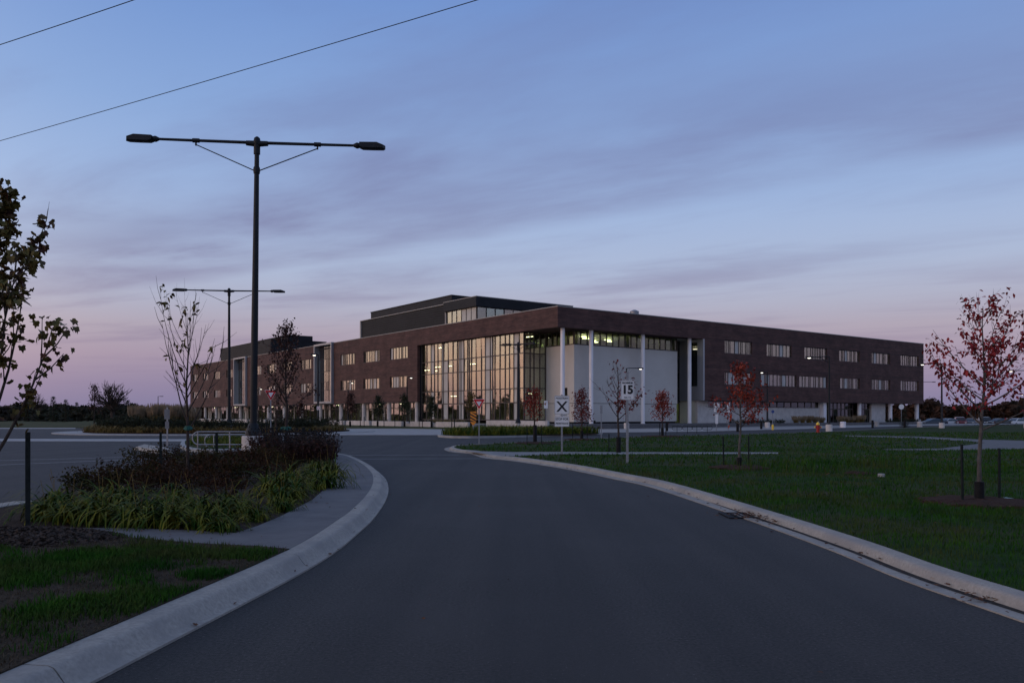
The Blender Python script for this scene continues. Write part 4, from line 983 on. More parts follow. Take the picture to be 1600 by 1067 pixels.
# orange tree
b = g(1155,731,.10); tree('orange_tree', 'orange red young tree with leaning pale trunk before the right wing', b, 3.0, 9, red2, 950, .10, 'oval', .38, .32, 20, 34, .042, 6, guard=.30, lean=(.012,0), weight=lambda p,h: 1.3-h, leafjit=.07, cluster=2)
mulch(b, .85, 'mulch ring under the orange tree'); stake(1131,727,681,'dark stake left of the orange tree', lean=-.03); stake(1170,726,681,'dark stake right of the orange tree')
# sparse tree with red skirt
b = g(966.5,707,.10); tree('sparse_tree', 'nearly bare young tree with a skirt of red leaves by the speed sign', b, 3.55, 23, redd, 380, .12, 'oval', .36, .36, 15, 38, .05, 6, guard=.62, weight=lambda p,h: 6 if (h < .33 and p.x > -.15) else .35, leafjit=.1, cluster=2, barkm=M['twig'])
stake(951.5,706,678,'dark stake beside the nearly bare tree')
# round red tree
b = g(1035,682,.10); tree('red_tree', 'small round crowned red tree in front of the white block', b, 3.05, 31, red2, 1000, .14, 'oval', .38, .30, 22, 30, .055, 5, guard=.6, leafjit=.16, cluster=2, z0=.10, barkm=M['twig']); mulch(b, 1.5, 'mulch mound under the round red tree', .1)
stake(1031,681,661,'dark stake left of the round red tree',.06); stake(1040.5,680,661,'dark stake right of the round red tree',.06)
# conical red tree
b = g(909,687,.10); tree('red_tree', 'conical dark red tree right of the pedestrian sign', b, 3.15, 37, redd, 950, .12, 'oval', .34, .24, 22, 20, .05, 4, guard=.55, leafjit=.11, cluster=2, taper=1.1, z0=.10, barkm=M['twig']); mulch(b, 1.1, 'mulch ring under the conical red tree', .10)
stake(894.7,687,661,'dark stake left of the conical red tree'); stake(917.5,687,661,'dark stake right of the conical red tree')
# red tree left of the sign
b = g(836,692.5,.10); tree('red_tree', 'orange red tree in front of the glass hall corner', b, 2.85, 41, red2, 750, .12, 'oval', .40, .30, 20, 38, .055, 4, guard=.95, leafjit=.11, cluster=2, z0=.10, barkm=M['twig']); mulch(b, 1.1, 'mulch ring under the red tree before the hall', .10)
stake(823.5,694,664,'dark stake left of the red tree before the hall'); stake(845.8,694,664,'dark stake right of the red tree before the hall')
# left foreground maple, trunk outside the frame
b = g(-17,838,.15); tree('maple_tree', 'olive brown leaved young maple reaching in from the left edge', b, 3.75, 53, brown, 900, .098, 'maple', .22, .52, 17, 56, .05, 5, barkm=M['twig'], leafjit=.06, cluster=5, weight=lambda p,h: (1.0 if h < .75 else 1.6)*(2.4 if p.x > .1 else .4))
stake(43.5,832,675,'tall dark stake nearest the camera on the left', .055)
mb = MB(); mm = g(20,845,.15); rr = random.Random(2)
# bare young tree in the island
b = g(293.5,741,.15); tree('bare_tree', 'almost leafless young tree with upright branches in the island', b, 4.0, 61, brown, 100, .15, 'curl', .26, .56, 17, 50, .045, 4, taper=.6, barkm=M['twig'], leafjit=.05, cluster=3, weight=lambda p,h: 3 if p.x < 0 and h > .2 else .5)
bt = Vector((b[0],b[1],.15)); mb = MB(); zt = gz(668,b[1]); mb.tube([(-.07,0,zt-.05),(-.04,0,zt),(.05,0,zt+.0),(.10,0,zt-.04)], .045, 6); mb.tube([(0,0,zt-.06),(0,0,zt+.04)], .075, 8)
tag(mb.build('tree_tie', M['teal'], loc=(b[0],b[1],0)), 'teal webbing tie round the bare young tree', 'tree tie')
stake(251,739,675,'dark stake left of the bare young tree',.06); stake(338.5,728,676,'dark stake right of the bare young tree',.075)
# brown tree behind the island bushes
b = g(447.5,703,.15); tree('brown_tree', 'thin crowned russet brown tree behind the lamp pole', b, 5.3, 67, dkbrn, 1300, .12, 'oval', .30, .30, 20, 42, .075, 5, barkm=M['twig'], leafjit=.13, cluster=2)
mb = MB(); zt = gz(668.5,b[1]); mb.tube([(-.22,0,zt-.03),(0,0,zt+.03),(.2,0,zt-.03)], .06, 6); mb.tube([(0,0,zt-.09),(0,0,zt+.05)], .11, 8); tag(mb.build('tree_tie', M['teal'], loc=(b[0],b[1],0)), 'teal webbing tie round the russet brown tree', 'tree tie')
b = g(431.5,694,.12); tree('bare_tree', 'small twiggy leafless tree left of the russet brown tree', b, 2.6, 71, dkbrn, 160, .09, 'oval', .30, .32, 16, 40, .05, 6, barkm=M['twig'], z0=.12)
for px,lab in ((408.5,'first'),(416.5,'second'),(425,'third'),(432.5,'fourth')): stake(px,690.5,662,f'{lab} from the left of the dark stakes just right of the lamp pole',.07)
stake(474,695,667,'thick dark stake right of the russet brown tree',.16)
# trees along the building verge
for px,Y,pyt,m_,lab,sd,hs in ((547,107,612,dkbrn,'slim dark red tree under the left wing windows',3,.2),(590,108,617,dkgrn,'slim dark green tree left of the hall',4,.2),(632,107,615,dkgrn,'dark green tree at the hall edge by the lit lamp',6,.22),(674.5,101,618,dkgrn,'dark green tree in front of the glazed hall',8,.22),(736,93,612,brown,'olive tree behind the yield sign',10,.24),(470,125,628,dkbrn,'small dark tree left of the thick lamp post',12,.2),(737.0+6,90,640,brown,'thin stemmed tree beside the striped marker',14,.2)):
    if px == 743: continue
    H = gz(pyt,Y)-.06; tree('street_tree', lab, (gx(px,Y),Y), H, sd, m_, 900, .2, 'oval', .30, .26, 16, 36, .07, 3, barkm=M['twig'], leafjit=.17, cluster=2, z0=.06, guard=.7, taper=1.0)
for i,(px,Y) in enumerate(((512,112),(569,108),(563,110),(600,108),(617,107),(692,104),(655,105),(535,110),(660,103),(706,76),(710,75))):
    h = 1.35; mb = MB(); mb.box(-.045,.045,-.01,.01,-.1,h); mb.box(-.01,.01,.011,.05,-.1,h); tag(mb.build('tree_stake', M['stake'], loc=(gx(px,Y),Y,.03)), 'short dark stake on the verge in front of the terrace wall', 'tree stake', 'short stakes along the building verge')
# trees on the left skyline
b = (gx(147,125),125); tree('skyline_tree', 'leafy russet young tree left of the wide bare tree', b, gz(599,125)-.06, 83, dkbrn, 800, .22, 'oval', .25, .28, 16, 38, .08, 3, barkm=M['twig'], leafjit=.25, cluster=2, z0=.06, taper=1.2, group='trees on the left skyline')
def bare_wide(label, px, Y, H, wpx, seed):
    r = random.Random(seed); t = thing('bare_tree', label, 'tree', (gx(px,Y),Y,.0), 0, 'trees on the left skyline'); mb = MB(); Rw = wpx/2/F*Y
    mb.tube([(0,0,-.5),(0,0,H*.25),(.1,0,H*.42)], [.42,.34,.28], 7)
    def br(p, d, L, rad, n):
        q = p+d*L; mid = p.lerp(q,.5)+Vector((r.gauss(0,.06),r.gauss(0,.06),r.gauss(0,.04)))*L; mb.tube([p,mid,q], [rad,rad*.8,rad*.55], 4 if n < 3 else 5, cap=False)
        if n == 0: return
        for k in range(3 if n > 1 else 4):
            dd = (d+Vector((r.gauss(0,.55),r.gauss(0,.55),r.gauss(.05,.35)))).normalized(); br(q if k else mid, dd, L*r.uniform(.55,.8), max(rad*.6,.045), n-1)
    for k in range(64):
        a = r.uniform(0,6.283); e = math.asin(r.uniform(.02,.98)); q = r.uniform(.85,1.0); s0 = Vector((0,0,H*r.uniform(.24,.42))); cz = H*.36
        p = Vector((Rw*math.cos(a)*math.cos(e), Rw*math.sin(a)*math.cos(e), cz+(H-cz)*math.sin(e)))*q; m1 = s0.lerp(p,.4)+Vector((r.gauss(0,.2),r.gauss(0,.2),.35)); m2 = s0.lerp(p,.75)+Vector((r.gauss(0,.2),r.gauss(0,.2),.3))
        mb.tube([s0,m1,m2,p], [.13,.085,.055,.03], 4, cap=False)
        for u in range(7):
            b0 = (m1 if u < 2 else m2).lerp(m2 if u < 2 else p, r.random()); d = (p-s0).normalized()+Vector((r.gauss(0,.55),r.gauss(0,.55),r.gauss(.1,.4))); mb.tube([b0, b0+d*Rw*.13, b0+d*Rw*.26+Vector((0,0,.1))], [.04,.03,.022], 3, cap=False)
    mb.build('trunk', M['twig'], t)
bare_wide('wide spreading bare tree on the left skyline', 176, 140, 7.4, 48, 4)
bare_wide('small pale bare tree in the treeline near the left edge', 58, 300, 9.5, 26, 9)
def conifer(label, px, Y, H, seed, z0=0, group='dark conifers in the treeline', cat='tree'):
    r = random.Random(seed); t = thing('spruce_tree', label, cat, (gx(px,Y),Y,z0), 0, group); mb = MB(); mb.tube([(0,0,-.3),(0,0,H)], [.03*H,.004*H], 6); mb.build('trunk', M['twig'], t); mb = MB()
    for k in range(520):
        h = r.random()**1.3; a = r.uniform(0,2*PI); L = H*.27*(1-h)+.03*H; rr_ = L*r.uniform(.25,1); p = Vector((rr_*math.cos(a), rr_*math.sin(a), H*(.06+.93*h)-rr_*.25)); s_ = H*.05; d = Vector((math.cos(a),math.sin(a),-.35))*s_*1.6; w_ = Vector((-math.sin(a),math.cos(a),r.uniform(-.3,.3)))*s_*.5
        mb.add([p-w_, p+d, p+w_], [(0,1,2)])
    mb.build('crown', M['darkshrub'], t)
for px,Y,H,lab in ((83,180,6.0,'dark conifer second from the left in the treeline'),(103,185,5.4,'dark conifer left of the russet skyline tree'),(120,200,5.0,'small dark conifer below the russet skyline tree'),(200,190,5.4,'dark conifer right of the wide bare tree'),(43,190,5.2,'dark conifer nearest the left edge of the treeline'),(1413,106,2.7,'little dark spruce by the round white sign')):
    conifer(lab, px, Y, H, int(px), -.3)
# far woods, one mass
def wood(label, a0, a1, n, R0, R1, h0, h1, m, seed, nf=150, s=1.0):
    r = random.Random(seed); rng = np.random.RandomState(seed); V = []; 
    cx_ = []
    for i in range(n):
        a = math.radians(a0+(a1-a0)*(i+r.random())/n); R = r.uniform(R0,R1); H = r.uniform(h0,h1)*(1+.25*math.sin(a*23)+.15*math.sin(a*57)); cx_.append((R*math.sin(a), R*math.cos(a), H))
    P = []
    for x,y,H in cx_:
        k = rng.normal(size=(nf,3)); k /= np.linalg.norm(k,axis=1)[:,None]; k *= rng.rand(nf,1)**.4
        c = np.array([x,y,-.5+H*.55]); pts = c+k*np.array([H*.42,H*.42,H*.46]); P.append(pts); 
        low = np.stack([x+rng.normal(0,H*.5,30), y+rng.normal(0,H*.3,30), -.5+rng.rand(30)*H*.4],1); P.append(low)
    P = np.concatenate(P); m_ = len(P); d1 = rng.normal(size=(m_,3))*.55*s; d2 = rng.normal(size=(m_,3))*.55*s; d1[:,2] *= .7
    V = np.stack([P-d1, P+d2, P+d1, P-d2], 1).reshape(-1,3)
    me = bpy.data.meshes.new('wood'); me.vertices.add(len(V)); me.vertices.foreach_set('co', V.ravel()); me.loops.add(m_*4); me.loops.foreach_set('vertex_index', np.arange(m_*4)); me.polygons.add(m_); me.polygons.foreach_set('loop_start', np.arange(m_)*4); me.update(calc_edges=True); me.materials.append(m)
    o = bpy.data.objects.new('wood', me); C.objects.link(o); tag(o, label, None, None, 'stuff')
woodm = mat('far_wood', (.022,.020,.014), (.060,.045,.032), .09, .9, 0, None, .1, c3=(.035,.042,.022), scale3=.02)
wood('dark mixed wood along the left horizon', -58, -19, 230, 330, 430, 2.8, 5.2, woodm, 3)
wood('far wooded rise behind the left treeline', -36, -16, 110, 700, 860, 6.5, 10, woodm, 5, 160, 1.8)
wood('hedgerow of low trees in front of the left wood', -50, -20, 110, 215, 270, 1.2, 2.2, woodm, 15, 120, .6)
wood('wood reflected in the glass far to the left', -125, -58, 190, 300, 420, 7, 11, woodm, 7, 110, 1.4)
wood('autumn wood behind the car park on the right', 21, 44, 150, 300, 400, 5, 8.5, mat('russet_wood', (.024,.020,.014), (.075,.038,.026), .08, .9, 0, None, .1), 9)

M['oliveshrub'] = mat('olive_brown_leaf', (.018,.020,.006), (.060,.050,.016), 4, .85, 0, None, .08, c3=(.05,.025,.012), scale3=1.2)
# ------------------------------------------------------------------ planting
def blades_mesh(name, P, Hh, Wd, lean, rng, m, seg=1):
    n = len(P); a = rng.rand(n)*2*PI; d = np.stack([np.cos(a),np.sin(a)],1); s_ = np.stack([-np.sin(a),np.cos(a)],1); ln = np.abs(rng.normal(0,lean,n))*Hh
    V = np.zeros((n,5,3)); 
    V[:,0,:2] = P[:,:2]-s_*Wd[:,None]/2; V[:,1,:2] = P[:,:2]+s_*Wd[:,None]/2
    V[:,2,:2] = P[:,:2]+s_*Wd[:,None]*.36+d*ln[:,None]*.35; V[:,3,:2] = P[:,:2]-s_*Wd[:,None]*.36+d*ln[:,None]*.35; V[:,4,:2] = P[:,:2]+d*ln[:,None]
    V[:,0,2] = V[:,1,2] = P[:,2]-.005; V[:,2,2] = V[:,3,2] = P[:,2]+Hh*.6; V[:,4,2] = P[:,2]+Hh*.95
    me = bpy.data.meshes.new(name); me.vertices.add(n*5); me.vertices.foreach_set('co', V.reshape(-1)); o = np.arange(n)[:,None]*5
    L = np.concatenate([o+0,o+1,o+2,o+3, o+3,o+2,o+4],1).reshape(-1); me.loops.add(n*7); me.loops.foreach_set('vertex_index', L)
    st = np.stack([np.arange(n)*7, np.arange(n)*7+4],1).reshape(-1); me.polygons.add(n*2); me.polygons.foreach_set('loop_start', st); me.update(calc_edges=True); me.materials.append(m)
    ob = bpy.data.objects.new(name, me); C.objects.link(ob); return ob
rng = np.random.RandomState(4)
def scatter(poly, y0, y1, dens, x0=None, x1=None):
    xs_ = [p[0] for p in poly]; a, b = (min(xs_) if x0 is None else x0), (max(xs_) if x1 is None else x1)
    n = int((b-a)*(y1-y0)*dens); x = a+(b-a)*rng.rand(n); y = y0+(y1-y0)*rng.rand(n); k = inpoly(x,y,poly) & (np.abs(x) < .70*y+2.0)
    return x[k], y[k]
def fbm(x, y, s): return np.sin(x*s+1.3*np.sin(y*s*.7))*np.cos(y*s*1.1+.9*np.sin(x*s*.6))*.6+np.sin(x*s*2.3+y*s*1.7)*.25+np.sin(x*s*4.1-y*s*3.3)*.15
paths = [p1, p2_]
rings = [(g(1530,785,.10),.85),(g(1155,731,.10),.75),(g(1035,682,.10),1.2),(g(909,687,.10),.9),(g(836,692.5,.10),.9)]
parts = []
for y0,y1,dn,hh,ww in ((4.6,9,1000,.045,.007),(9,15,700,.055,.009),(15,24,260,.06,.014),(24,38,75,.07,.026),(38,70,14,.09,.05)):
    x,y = scatter(lawn, y0, y1, dn, 1.5 if y0 < 24 else -4, .68*y1+2)
    k = np.ones(len(x), bool)
    for p in paths: k &= ~inpoly(x,y,p)
    for c,r0 in rings: k &= (x-c[0])**2+(y-c[1])**2 > r0*r0
    k &= rng.rand(len(x)) < .72+.35*fbm(x,y,.9)
    x, y = x[k], y[k]; h = hh*(.6+.8*rng.rand(len(x)))*(1+.25*fbm(x,y,.35))
    parts.append((np.stack([x,y,np.full(len(x),.092)],1), h, ww*(.7+.6*rng.rand(len(x)))))
P = np.concatenate([p[0] for p in parts]); 
tag(blades_mesh('lawn_grass', P, np.concatenate([p[1] for p in parts]), np.concatenate([p[2] for p in parts]), .55, rng, M['blade']), 'dark green grass of the right hand lawn', None, None, 'stuff')
# weeds along the swale on the right
x,y = scatter(lawn, 19, 31, 40, 6, 22); k = (fbm(x,y,.6) > .1) & (np.abs((y-24)-(x-12)*.25) < 3); x,y = x[k],y[k]
for p in paths: k = ~inpoly(x,y,p); x,y = x[k],y[k]
tag(blades_mesh('weeds', np.stack([x,y,np.full(len(x),.09)],1), .12+.2*rng.rand(len(x)), np.full(len(x),.02), .5, rng, M['goldleaf2'] if 'goldleaf2' in M else M['blade']), 'taller weeds in the dip of the lawn', None, None, 'stuff')
# left verge: green patches in dry thatch
GP = [(g(250,868,.15),1.15,.42),(g(90,885,.15),1.3,.42),(g(370,868,.15),.75,.35),(g(180,945,.15),.62,.33),(g(260,930,.15),.5,.3),(g(90,960,.15),.35,.25),(g(20,905,.15),.6,.4),(g(330,900,.15),.3,.22)]
x,y = scatter(thatch, 4.3, 11, 3800, -10, -2.2); gm_ = np.zeros(len(x))
for (cx_,cy_),rx,ry in GP: gm_ = np.maximum(gm_, 1-np.sqrt(((x-cx_)/rx)**2+((y-cy_)/ry)**2)*.75)
gm_ += .34*fbm(x,y,3.2)+.2*fbm(x+3,y+7,8)
k = gm_ > .0+.52*rng.rand(len(x)); n = k.sum()
tag(blades_mesh('verge_grass', np.stack([x[k],y[k],np.full(n,.158)],1), .03+.05*rng.rand(n), .006+.005*rng.rand(n), .6, rng, M['blade']), 'green grass patches on the left verge', None, None, 'stuff')
k = ~k & (rng.rand(len(x)) < .55); n = k.sum()
tag(blades_mesh('dry_grass', np.stack([x[k],y[k],np.full(n,.156)],1), .012+.022*rng.rand(n), .004+.004*rng.rand(n), 1.6, rng, M['straw']), 'dry straw coloured grass of the left verge', None, None, 'stuff')
# bark mulch chips by the nearest stake
def chips(name, xy, z, smin, smax, m, label, flat_=.35):
    n = len(xy); c = np.stack([xy[:,0],xy[:,1],z],1); d1 = rng.normal(size=(n,3)); d1[:,2] *= flat_; d1 /= np.linalg.norm(d1,axis=1)[:,None]; d2 = rng.normal(size=(n,3)); d2[:,2] *= flat_; d2 -= d1*(d1*d2).sum(1)[:,None]; d2 /= np.linalg.norm(d2,axis=1)[:,None]
    s_ = smin+(smax-smin)*rng.rand(n,1); d1 *= s_; d2 *= s_*(.35+.5*rng.rand(n,1)); V = np.stack([c-d1,c+d2,c+d1*.9,c-d2],1).reshape(-1,3)
    me = bpy.data.meshes.new(name); me.vertices.add(n*4); me.vertices.foreach_set('co', V.ravel()); me.loops.add(n*4); me.loops.foreach_set('vertex_index', np.arange(n*4)); me.polygons.add(n); me.polygons.foreach_set('loop_start', np.arange(n)*4); me.update(calc_edges=True); me.materials.append(m)
    o = bpy.data.objects.new(name, me); C.objects.link(o); return tag(o, label, None, None, 'stuff')
mc = g(25,843,.15); n = 5000; a = rng.rand(n)*2*PI; r0 = np.sqrt(rng.rand(n)); xy = np.stack([mc[0]+1.25*r0*np.cos(a), mc[1]+.75*r0*np.sin(a)],1)
hm = .13*np.clip(1-r0**2,0,1)
mb = MB(); nn_ = 40; vs = [(mc[0],mc[1],.27)]; fs = []
for j,rr_ in enumerate((.35,.7,1.02)):
    for i in range(nn_): t_ = 2*PI*i/nn_; vs.append((mc[0]+1.25*rr_*math.cos(t_), mc[1]+.75*rr_*math.sin(t_), .145+.13*max(0,1-rr_**2)))
for i in range(nn_): fs.append((0,1+i,1+(i+1)%nn_))
for j in range(2):
    for i in range(nn_): fs.append((1+j*nn_+i, 1+(j+1)*nn_+i, 1+(j+1)*nn_+(i+1)%nn_, 1+j*nn_+(i+1)%nn_))
mb.add(vs, fs); tag(mb.build('mulch_ring', M['soil'], smooth=True), 'mound of dark bark mulch round the near left stake', None, None, 'structure')
chips('bark_chips', xy, .155+hm, .012, .035, mat('bark_chip', (.030,.022,.018), (.095,.070,.055), 9, .9, 0, None, .15), 'dark bark chips on the mulch mound')
# daylilies
def arching(mb, r, n, L0, L1, w, spread=.06, up=(.9,1.45), segs=4):
    for i in range(n):
        a = r.uniform(0,2*PI); e = r.uniform(*up); L = r.uniform(L0,L1); p = Vector((r.gauss(0,spread),r.gauss(0,spread),0)); s_ = Vector((-math.sin(a),math.cos(a),0)); drop = r.uniform(.38,.95); o = len(mb.v); ww = w*r.uniform(.7,1.2)
        for k in range(segs+1):
            wk = ww*(1-(k/segs)**2)+.001; mb.v += [tuple(p-s_*wk/2), tuple(p+s_*wk/2)]; p = p+Vector((math.cos(a)*math.cos(e),math.sin(a)*math.cos(e),math.sin(e)))*L/segs; e -= drop
        for k in range(segs): mb.f.append((o+2*k,o+2*k+1,o+2*k+3,o+2*k+2)); mb.m.append(0)
protos = []
def bedpt(px, py): return g(px, py, .15)
lily_spots = []
rr = random.Random(77)
front = [(70,811),(118,813),(166,817),(214,820),(262,823),(312,826),(360,829),(404,813),(444,795),(474,778),(496,763),(510,746),(516,728),(96,795),(148,799),(196,802),(244,804),(294,807),(342,809),(390,800),(428,784),(460,768),(486,750),(503,732),(170,786),(270,790),(370,791),(414,772),(446,756),(474,740)]
for i,(px,py) in enumerate(front):
    b = bedpt(px+rr.uniform(-6,6), py+rr.uniform(-2,2))
    if len(protos) < 4:
        r = random.Random(100+i); t = thing('daylily', 'clump of arching strap leaved daylily at the edge of the island bed', 'plant', (b[0],b[1],.14), 0, 'daylily clumps edging the island bed')
        mb = MB(); arching(mb, r, 105, .5, 1.05, .029, .09, (.65,1.45), 5); mb.build('leaves', M['lily'], t)
        mb = MB()
        for k in range(2): a = r.uniform(0,6.28); q = r.uniform(.05,.2); hgt = r.uniform(.45,.7); mb.tube([(0,0,0),(q*math.cos(a)*.5,q*math.sin(a)*.5,hgt*.6),(q*math.cos(a),q*math.sin(a),hgt)], .003, 4)
        mb.build('flower_stalk', M['goldleaf'], t); protos.append(t)
    else: dup(protos[i%4], (b[0]+rr.uniform(-.12,.12),b[1]+rr.uniform(-.2,.2),.14), rr.uniform(0,6.28), None, None, rr.choice((.62,.75,.9,1.0,1.15)))
# russet shrubs behind
def shrub_proto(name, label, cat, group, m, loc, n, R, H, ls, seed, stems=24):
    r = random.Random(seed); t = thing(name, label, cat, loc, 0, group); mb = MB(); lf = MB()
    for k in range(stems):
        a = r.uniform(0,2*PI); q = R*math.sqrt(r.random()); hgt = H*(.65+.4*r.random())*(1-.35*(q/R)**2); P = [Vector((q*.25*math.cos(a),q*.25*math.sin(a),-.02)), Vector((q*.7*math.cos(a),q*.7*math.sin(a),hgt*.55)), Vector((q*math.cos(a),q*math.sin(a),hgt))]
        mb.tube(P, [.008,.006,.003], 4, cap=False)
        for j in range(n//stems):
            f = r.uniform(.15,1.0)**.7; p = (P[0].lerp(P[1],f*2) if f < .5 else P[1].lerp(P[2],f*2-1)); p = p+Vector((r.gauss(0,.07),r.gauss(0,.07),r.gauss(0,.05)))
            add_leaf(lf, p, 'oval4', ls, r, -.2)
    mb.build('stems', M['twig'], t); lf.build('foliage', m, t); return t
_old = leafpoly
def leafpoly(kind, s, r):
    if kind == 'oval4': return [(0,0),(.28*s,.5*s),(0,s),(-.28*s,.5*s)]
    return _old(kind, s, r)
sp = [(175,765),(215,752),(255,748),(300,742),(345,738),(385,732),(420,726),(455,722),(480,716),(230,735),(275,730),(325,726),(370,720),(330,757),(375,752),(415,746),(450,738),(286,762),(240,768),(405,718),(350,772),(150,772)]
prs = []
kinds = [('low russet brown shrub in the middle of the island bed', M['redshrub'], .66, .62), ('loose dark olive brown shrub in the middle of the island bed', M['oliveshrub'], .55, .50), ('low russet brown shrub in the middle of the island bed', M['redshrub'], .58, .48), ('loose dark olive brown shrub in the middle of the island bed', M['oliveshrub'], .62, .68)]
for i,(px,py) in enumerate(sp):
    b = bedpt(px+rr.uniform(-8,8), py+rr.uniform(-3,3)); q = (0,1,2,0,3)[i%5] if len(prs) == 4 else len(prs)
    if len(prs) < 4: prs.append(shrub_proto('island_shrub', kinds[q][0], 'shrub', 'russet and olive shrubs of the island bed', kinds[q][1], (b[0],b[1],.13), 820, kinds[q][2], kinds[q][3], .068, 200+i))
    else: dup(prs[q], (b[0],b[1],.13), rr.uniform(0,6.28), None, None, rr.uniform(.62,1.18))
# seed head perennials at the tip
prs2 = []
for i,(px,py) in enumerate([(430,714),(448,713),(466,712),(484,712),(500,714),(512,717),(440,722),(474,722),(496,722),(412,713)]):
    b = bedpt(px, py)
    if len(prs2) < 2:
        r = random.Random(300+i); t = thing('coneflower', 'dark stand of coneflower stems with round seed heads at the bed tip', 'plant', (b[0],b[1],.13), 0, 'seed head plants at the tip of the island bed'); st = MB(); hd = MB(); lf = MB()
        for k in range(64):
            a = r.uniform(0,6.28); q = .6*math.sqrt(r.random()); hgt = r.uniform(.6,1.02); p0 = Vector((q*.5*math.cos(a),q*.5*math.sin(a),0)); p1v = Vector((q*math.cos(a),q*math.sin(a),hgt)); st.tube([p0,p0.lerp(p1v,.5)+Vector((r.gauss(0,.02),r.gauss(0,.02),0)),p1v], .005, 4, cap=False); hd.tube([p1v-Vector((0,0,.022)),p1v,p1v+Vector((0,0,.028))], [.012,.028,.014], 6)
            for j in range(16): add_leaf(lf, p0.lerp(p1v, r.uniform(.05,.8))+Vector((r.gauss(0,.04),r.gauss(0,.04),0)), 'oval4', .10, r, .2)
        st.build('stems', M['twig'], t); tag(hd.build('seed_heads', M['black'], t), kind='stuff'); lf.build('foliage', dkbrn, t); prs2.append(t)
    else: dup(prs2[i%2], (b[0],b[1],.13), rr.uniform(0,6.28), None, None, rr.uniform(.8,1.1))
# roundabout planting
pr3 = []; pr4 = []; pr5 = []
for i in range(46):
    a = math.radians(180+i*180/45); q = 11.0+.35*math.sin(i*3); x, y = rc[0]+q*math.cos(a)*.98, rc[1]+q*math.sin(a)*.98
    if len(pr3) < 2: 
        r = random.Random(400+i); t = thing('gold_clump', 'yellowing daylily clump edging the roundabout planting', 'plant', (x,y,.15), 0, 'yellowing clumps round the roundabout island'); mb = MB(); arching(mb, r, 130, .6, 1.0, .045, .22); mb.build('leaves', M['goldleaf'], t); pr3.append(t)
    else: dup(pr3[i%2], (x,y,.15), rr.uniform(0,6.28), None, None, rr.uniform(.85,1.25))
for i in range(40):
    a = math.radians(175+ (i%20)*190/19); q = (9.6, 8.0)[i//20]; x, y = rc[0]+q*math.cos(a), rc[1]+q*math.sin(a)
    if len(pr4) < 2: pr4.append(shrub_proto('dark_shrub', 'dark green shrub inside the roundabout planting', 'shrub', 'dark shrubs of the roundabout island', M['darkshrub'], (x,y,.15), 900, 1.0, 1.25, .14, 500+i, 20))
    else: dup(pr4[i%2], (x,y,.15), rr.uniform(0,6.28), None, None, rr.uniform(.85,1.2))
def plume_proto(label, loc, group, seed, H=1.9, n=150, R=.5):
    r = random.Random(seed); t = thing('ornamental_grass', label, 'plant', loc, 0, group); mb = MB(); pl = MB()
    for k in range(n):
        a = r.uniform(0,6.28); q = R*math.sqrt(r.random()); p0 = Vector((q*.5*math.cos(a),q*.5*math.sin(a),0)); L = H*r.uniform(.75,1.05); p1v = Vector((q*1.3*math.cos(a),q*1.3*math.sin(a),L)); s_ = Vector((-math.sin(a),math.cos(a),0))*.018
        mb.add([p0-s_,p0+s_,p0.lerp(p1v,.7)+s_*.6,p0.lerp(p1v,.7)-s_*.6], [(0,1,2,3)]); p2v = p0.lerp(p1v,.62); pl.tube([p2v,p2v.lerp(p1v,.5),p1v], [.012,.035,.006], 3, cap=False)
    mb.build('blades', M['goldleaf'], t); pl.build('plumes', M['plume'], t); return t
for i,px in enumerate([214,224,234,244,254,263,272,282,292,302,230,250,268,286]):
    Yp = 79+2.2*(i%3); x = gx(px,Yp)
    if len(pr5) < 2: pr5.append(plume_proto('tall tan ornamental grass in the middle of the roundabout', (x,Yp,.15), 'tall grasses of the roundabout island', 600+i, 2.35, 220, .7))
    else: dup(pr5[i%2], (x,Yp,.15), rr.uniform(0,6.28), None, None, rr.uniform(.9,1.1))
# planters by the building
pr6 = []
for i,x in enumerate([44,45.6,47.2,48.8,50.4,55.5,57,58.5,60,61.3]):
    b = bl(x, -1.1)
    if not pr6: pr6.append(plume_proto('tan ornamental grass in the planter of the right wing', (b[0],b[1],.1), 'tan grasses along the right wing', 650, 1.35, 160, .55))
    else: dup(pr6[0], (b[0],b[1],.1), rr.uniform(0,6.28), None, None, rr.uniform(.85,1.1))
for i,x in enumerate([30,31.5,33,34.5,36,37.5,39,40.5,70,71.6,73.2,74.8,76.4,78]):
    b = bl(x, -1.05); o = dup(pr4[i%2], (b[0],b[1],.1), rr.uniform(0,6.28), 'dark shrub in the planter along the right wing', 'dark shrubs along the right wing', .8)
for i,y in enumerate([33,35,37,11,12.5,14,46,47.6,53,54.5,62,63.6,27,28.5]):
    b = bl(-4.2, y); o = dup(pr4[i%2], (b[0],b[1],.45), rr.uniform(0,6.28), 'dark shrub on the terrace by the left wing', 'dark shrubs along the left terrace', .45)
# low planting islands
r = random.Random(8); mbp = MB()
def fillbed(poly, n, L0, L1, w, label, m, z):
    xs_ = [p[0] for p in poly]; ys_ = [p[1] for p in poly]; mb = MB(); k = 0; q = np.random.RandomState(3)
    x = min(xs_)+(max(xs_)-min(xs_))*q.rand(n); y = min(ys_)+(max(ys_)-min(ys_))*q.rand(n); s_ = inpoly(x,y,poly); x,y = x[s_],y[s_]
    for a,b in zip(x,y):
        o = len(mb.v); arching(mb, r, 9, L0, L1, w, .10, (.9,1.5), 2)
        for j in range(o, len(mb.v)): v = mb.v[j]; mb.v[j] = (v[0]+a, v[1]+b, v[2]+z)
    tag(mb.build('ground_cover', m), label, None, None, 'stuff')
fillbed(bgs, 1500, .45, .85, .05, 'low green planting on the island by the crossing', M['lily'], .15)
fillbed([((x-gx(350,38))*.8+gx(350,38), (y-40)*.75+40) for x,y in nb], 500, .25, .5, .03, 'low grass on the splitter island by the handrails', M['lily'], .14)
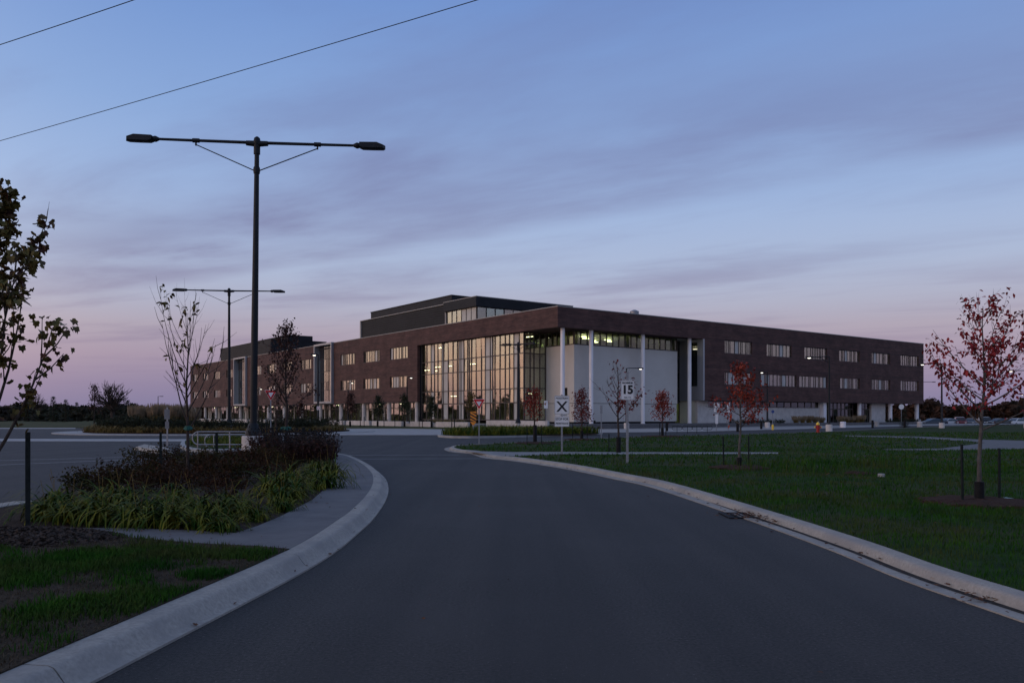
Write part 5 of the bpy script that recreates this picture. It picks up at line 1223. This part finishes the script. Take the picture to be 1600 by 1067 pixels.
# fallen leaves in gutters, on path and road
lf = MB(); r = random.Random(12)
def drop(x, y, z, s): 
    a = r.uniform(0,6.28); P = leafpoly('maple' if r.random() < .5 else 'oval', s*r.uniform(.6,1.2), r); ca, sa = math.cos(a), math.sin(a); t1, t2 = r.uniform(-.35,.35), r.uniform(-.35,.35)
    lf.add([(x+ca*u-sa*v, y+sa*u+ca*v, z+.012+abs(t1*u+t2*v)+.25*abs(u)) for u,v in P], [tuple(range(len(P)))])
rkr = rk[::-1]
for i in range(330):
    k = int(len(rkr)*.55*r.random()**.8); p = rkr[k]; q = offset(rk, r.uniform(-.02,.26))[len(rk)-1-k]; drop(q[0], q[1], .022, .055)
for i in range(260): drop(gxy[0]+r.gauss(.15,.25), gxy[1]+r.gauss(-.25,.45), .015+r.random()*.04, .06)
for i in range(70):
    q = g(1560-r.gauss(0,25), 945+r.gauss(0,8)); drop(q[0]+.02, q[1]+.25, .02, .05)
lo_ = offset(lk, .06)
for i in range(40): q = r.choice(lo_[14:]); drop(q[0]+r.uniform(-.05,.12), q[1], .016, .05)
for i in range(26): q = bedpt(r.uniform(470,590), r.uniform(735,800)); drop(q[0], q[1], .157, .05)
for i in range(16): q = bedpt(r.uniform(60,420), r.uniform(828,846)); drop(q[0], q[1], .157, .04)
for i in range(22): drop(r.uniform(-2,3.6), r.uniform(5,25), .001, .045)
for i in range(150):
    c_ = r.choice((g(1530,785,.1),g(1155,731,.1),g(1035,682,.1))); a_ = r.uniform(0,6.28); q_ = abs(r.gauss(0,2.2)); drop(c_[0]+q_*math.cos(a_), c_[1]+q_*math.sin(a_), .15, .055)
tag(lf.build('fallen_leaves', mat('fallen_leaf', (.045,.022,.012), (.16,.065,.028), 20, .8, 0, None, .2)), 'fallen brown leaves in gutters and on the path', None, None, 'stuff')
for px,py,lab in ((1377,741,'small pale round cover in the lawn'),):
    b = g(px,py,.15); mb = MB(); mb.lathe([(.08,-.05),(.08,.025),(.07,.03)], 14); tag(mb.build('utility_cover', M['walk2'], loc=(b[0],b[1],.14)), lab, 'cover')
b = g(1342,740,.10); mulch(b, .42, 'bare brown patch in the lawn', .075)
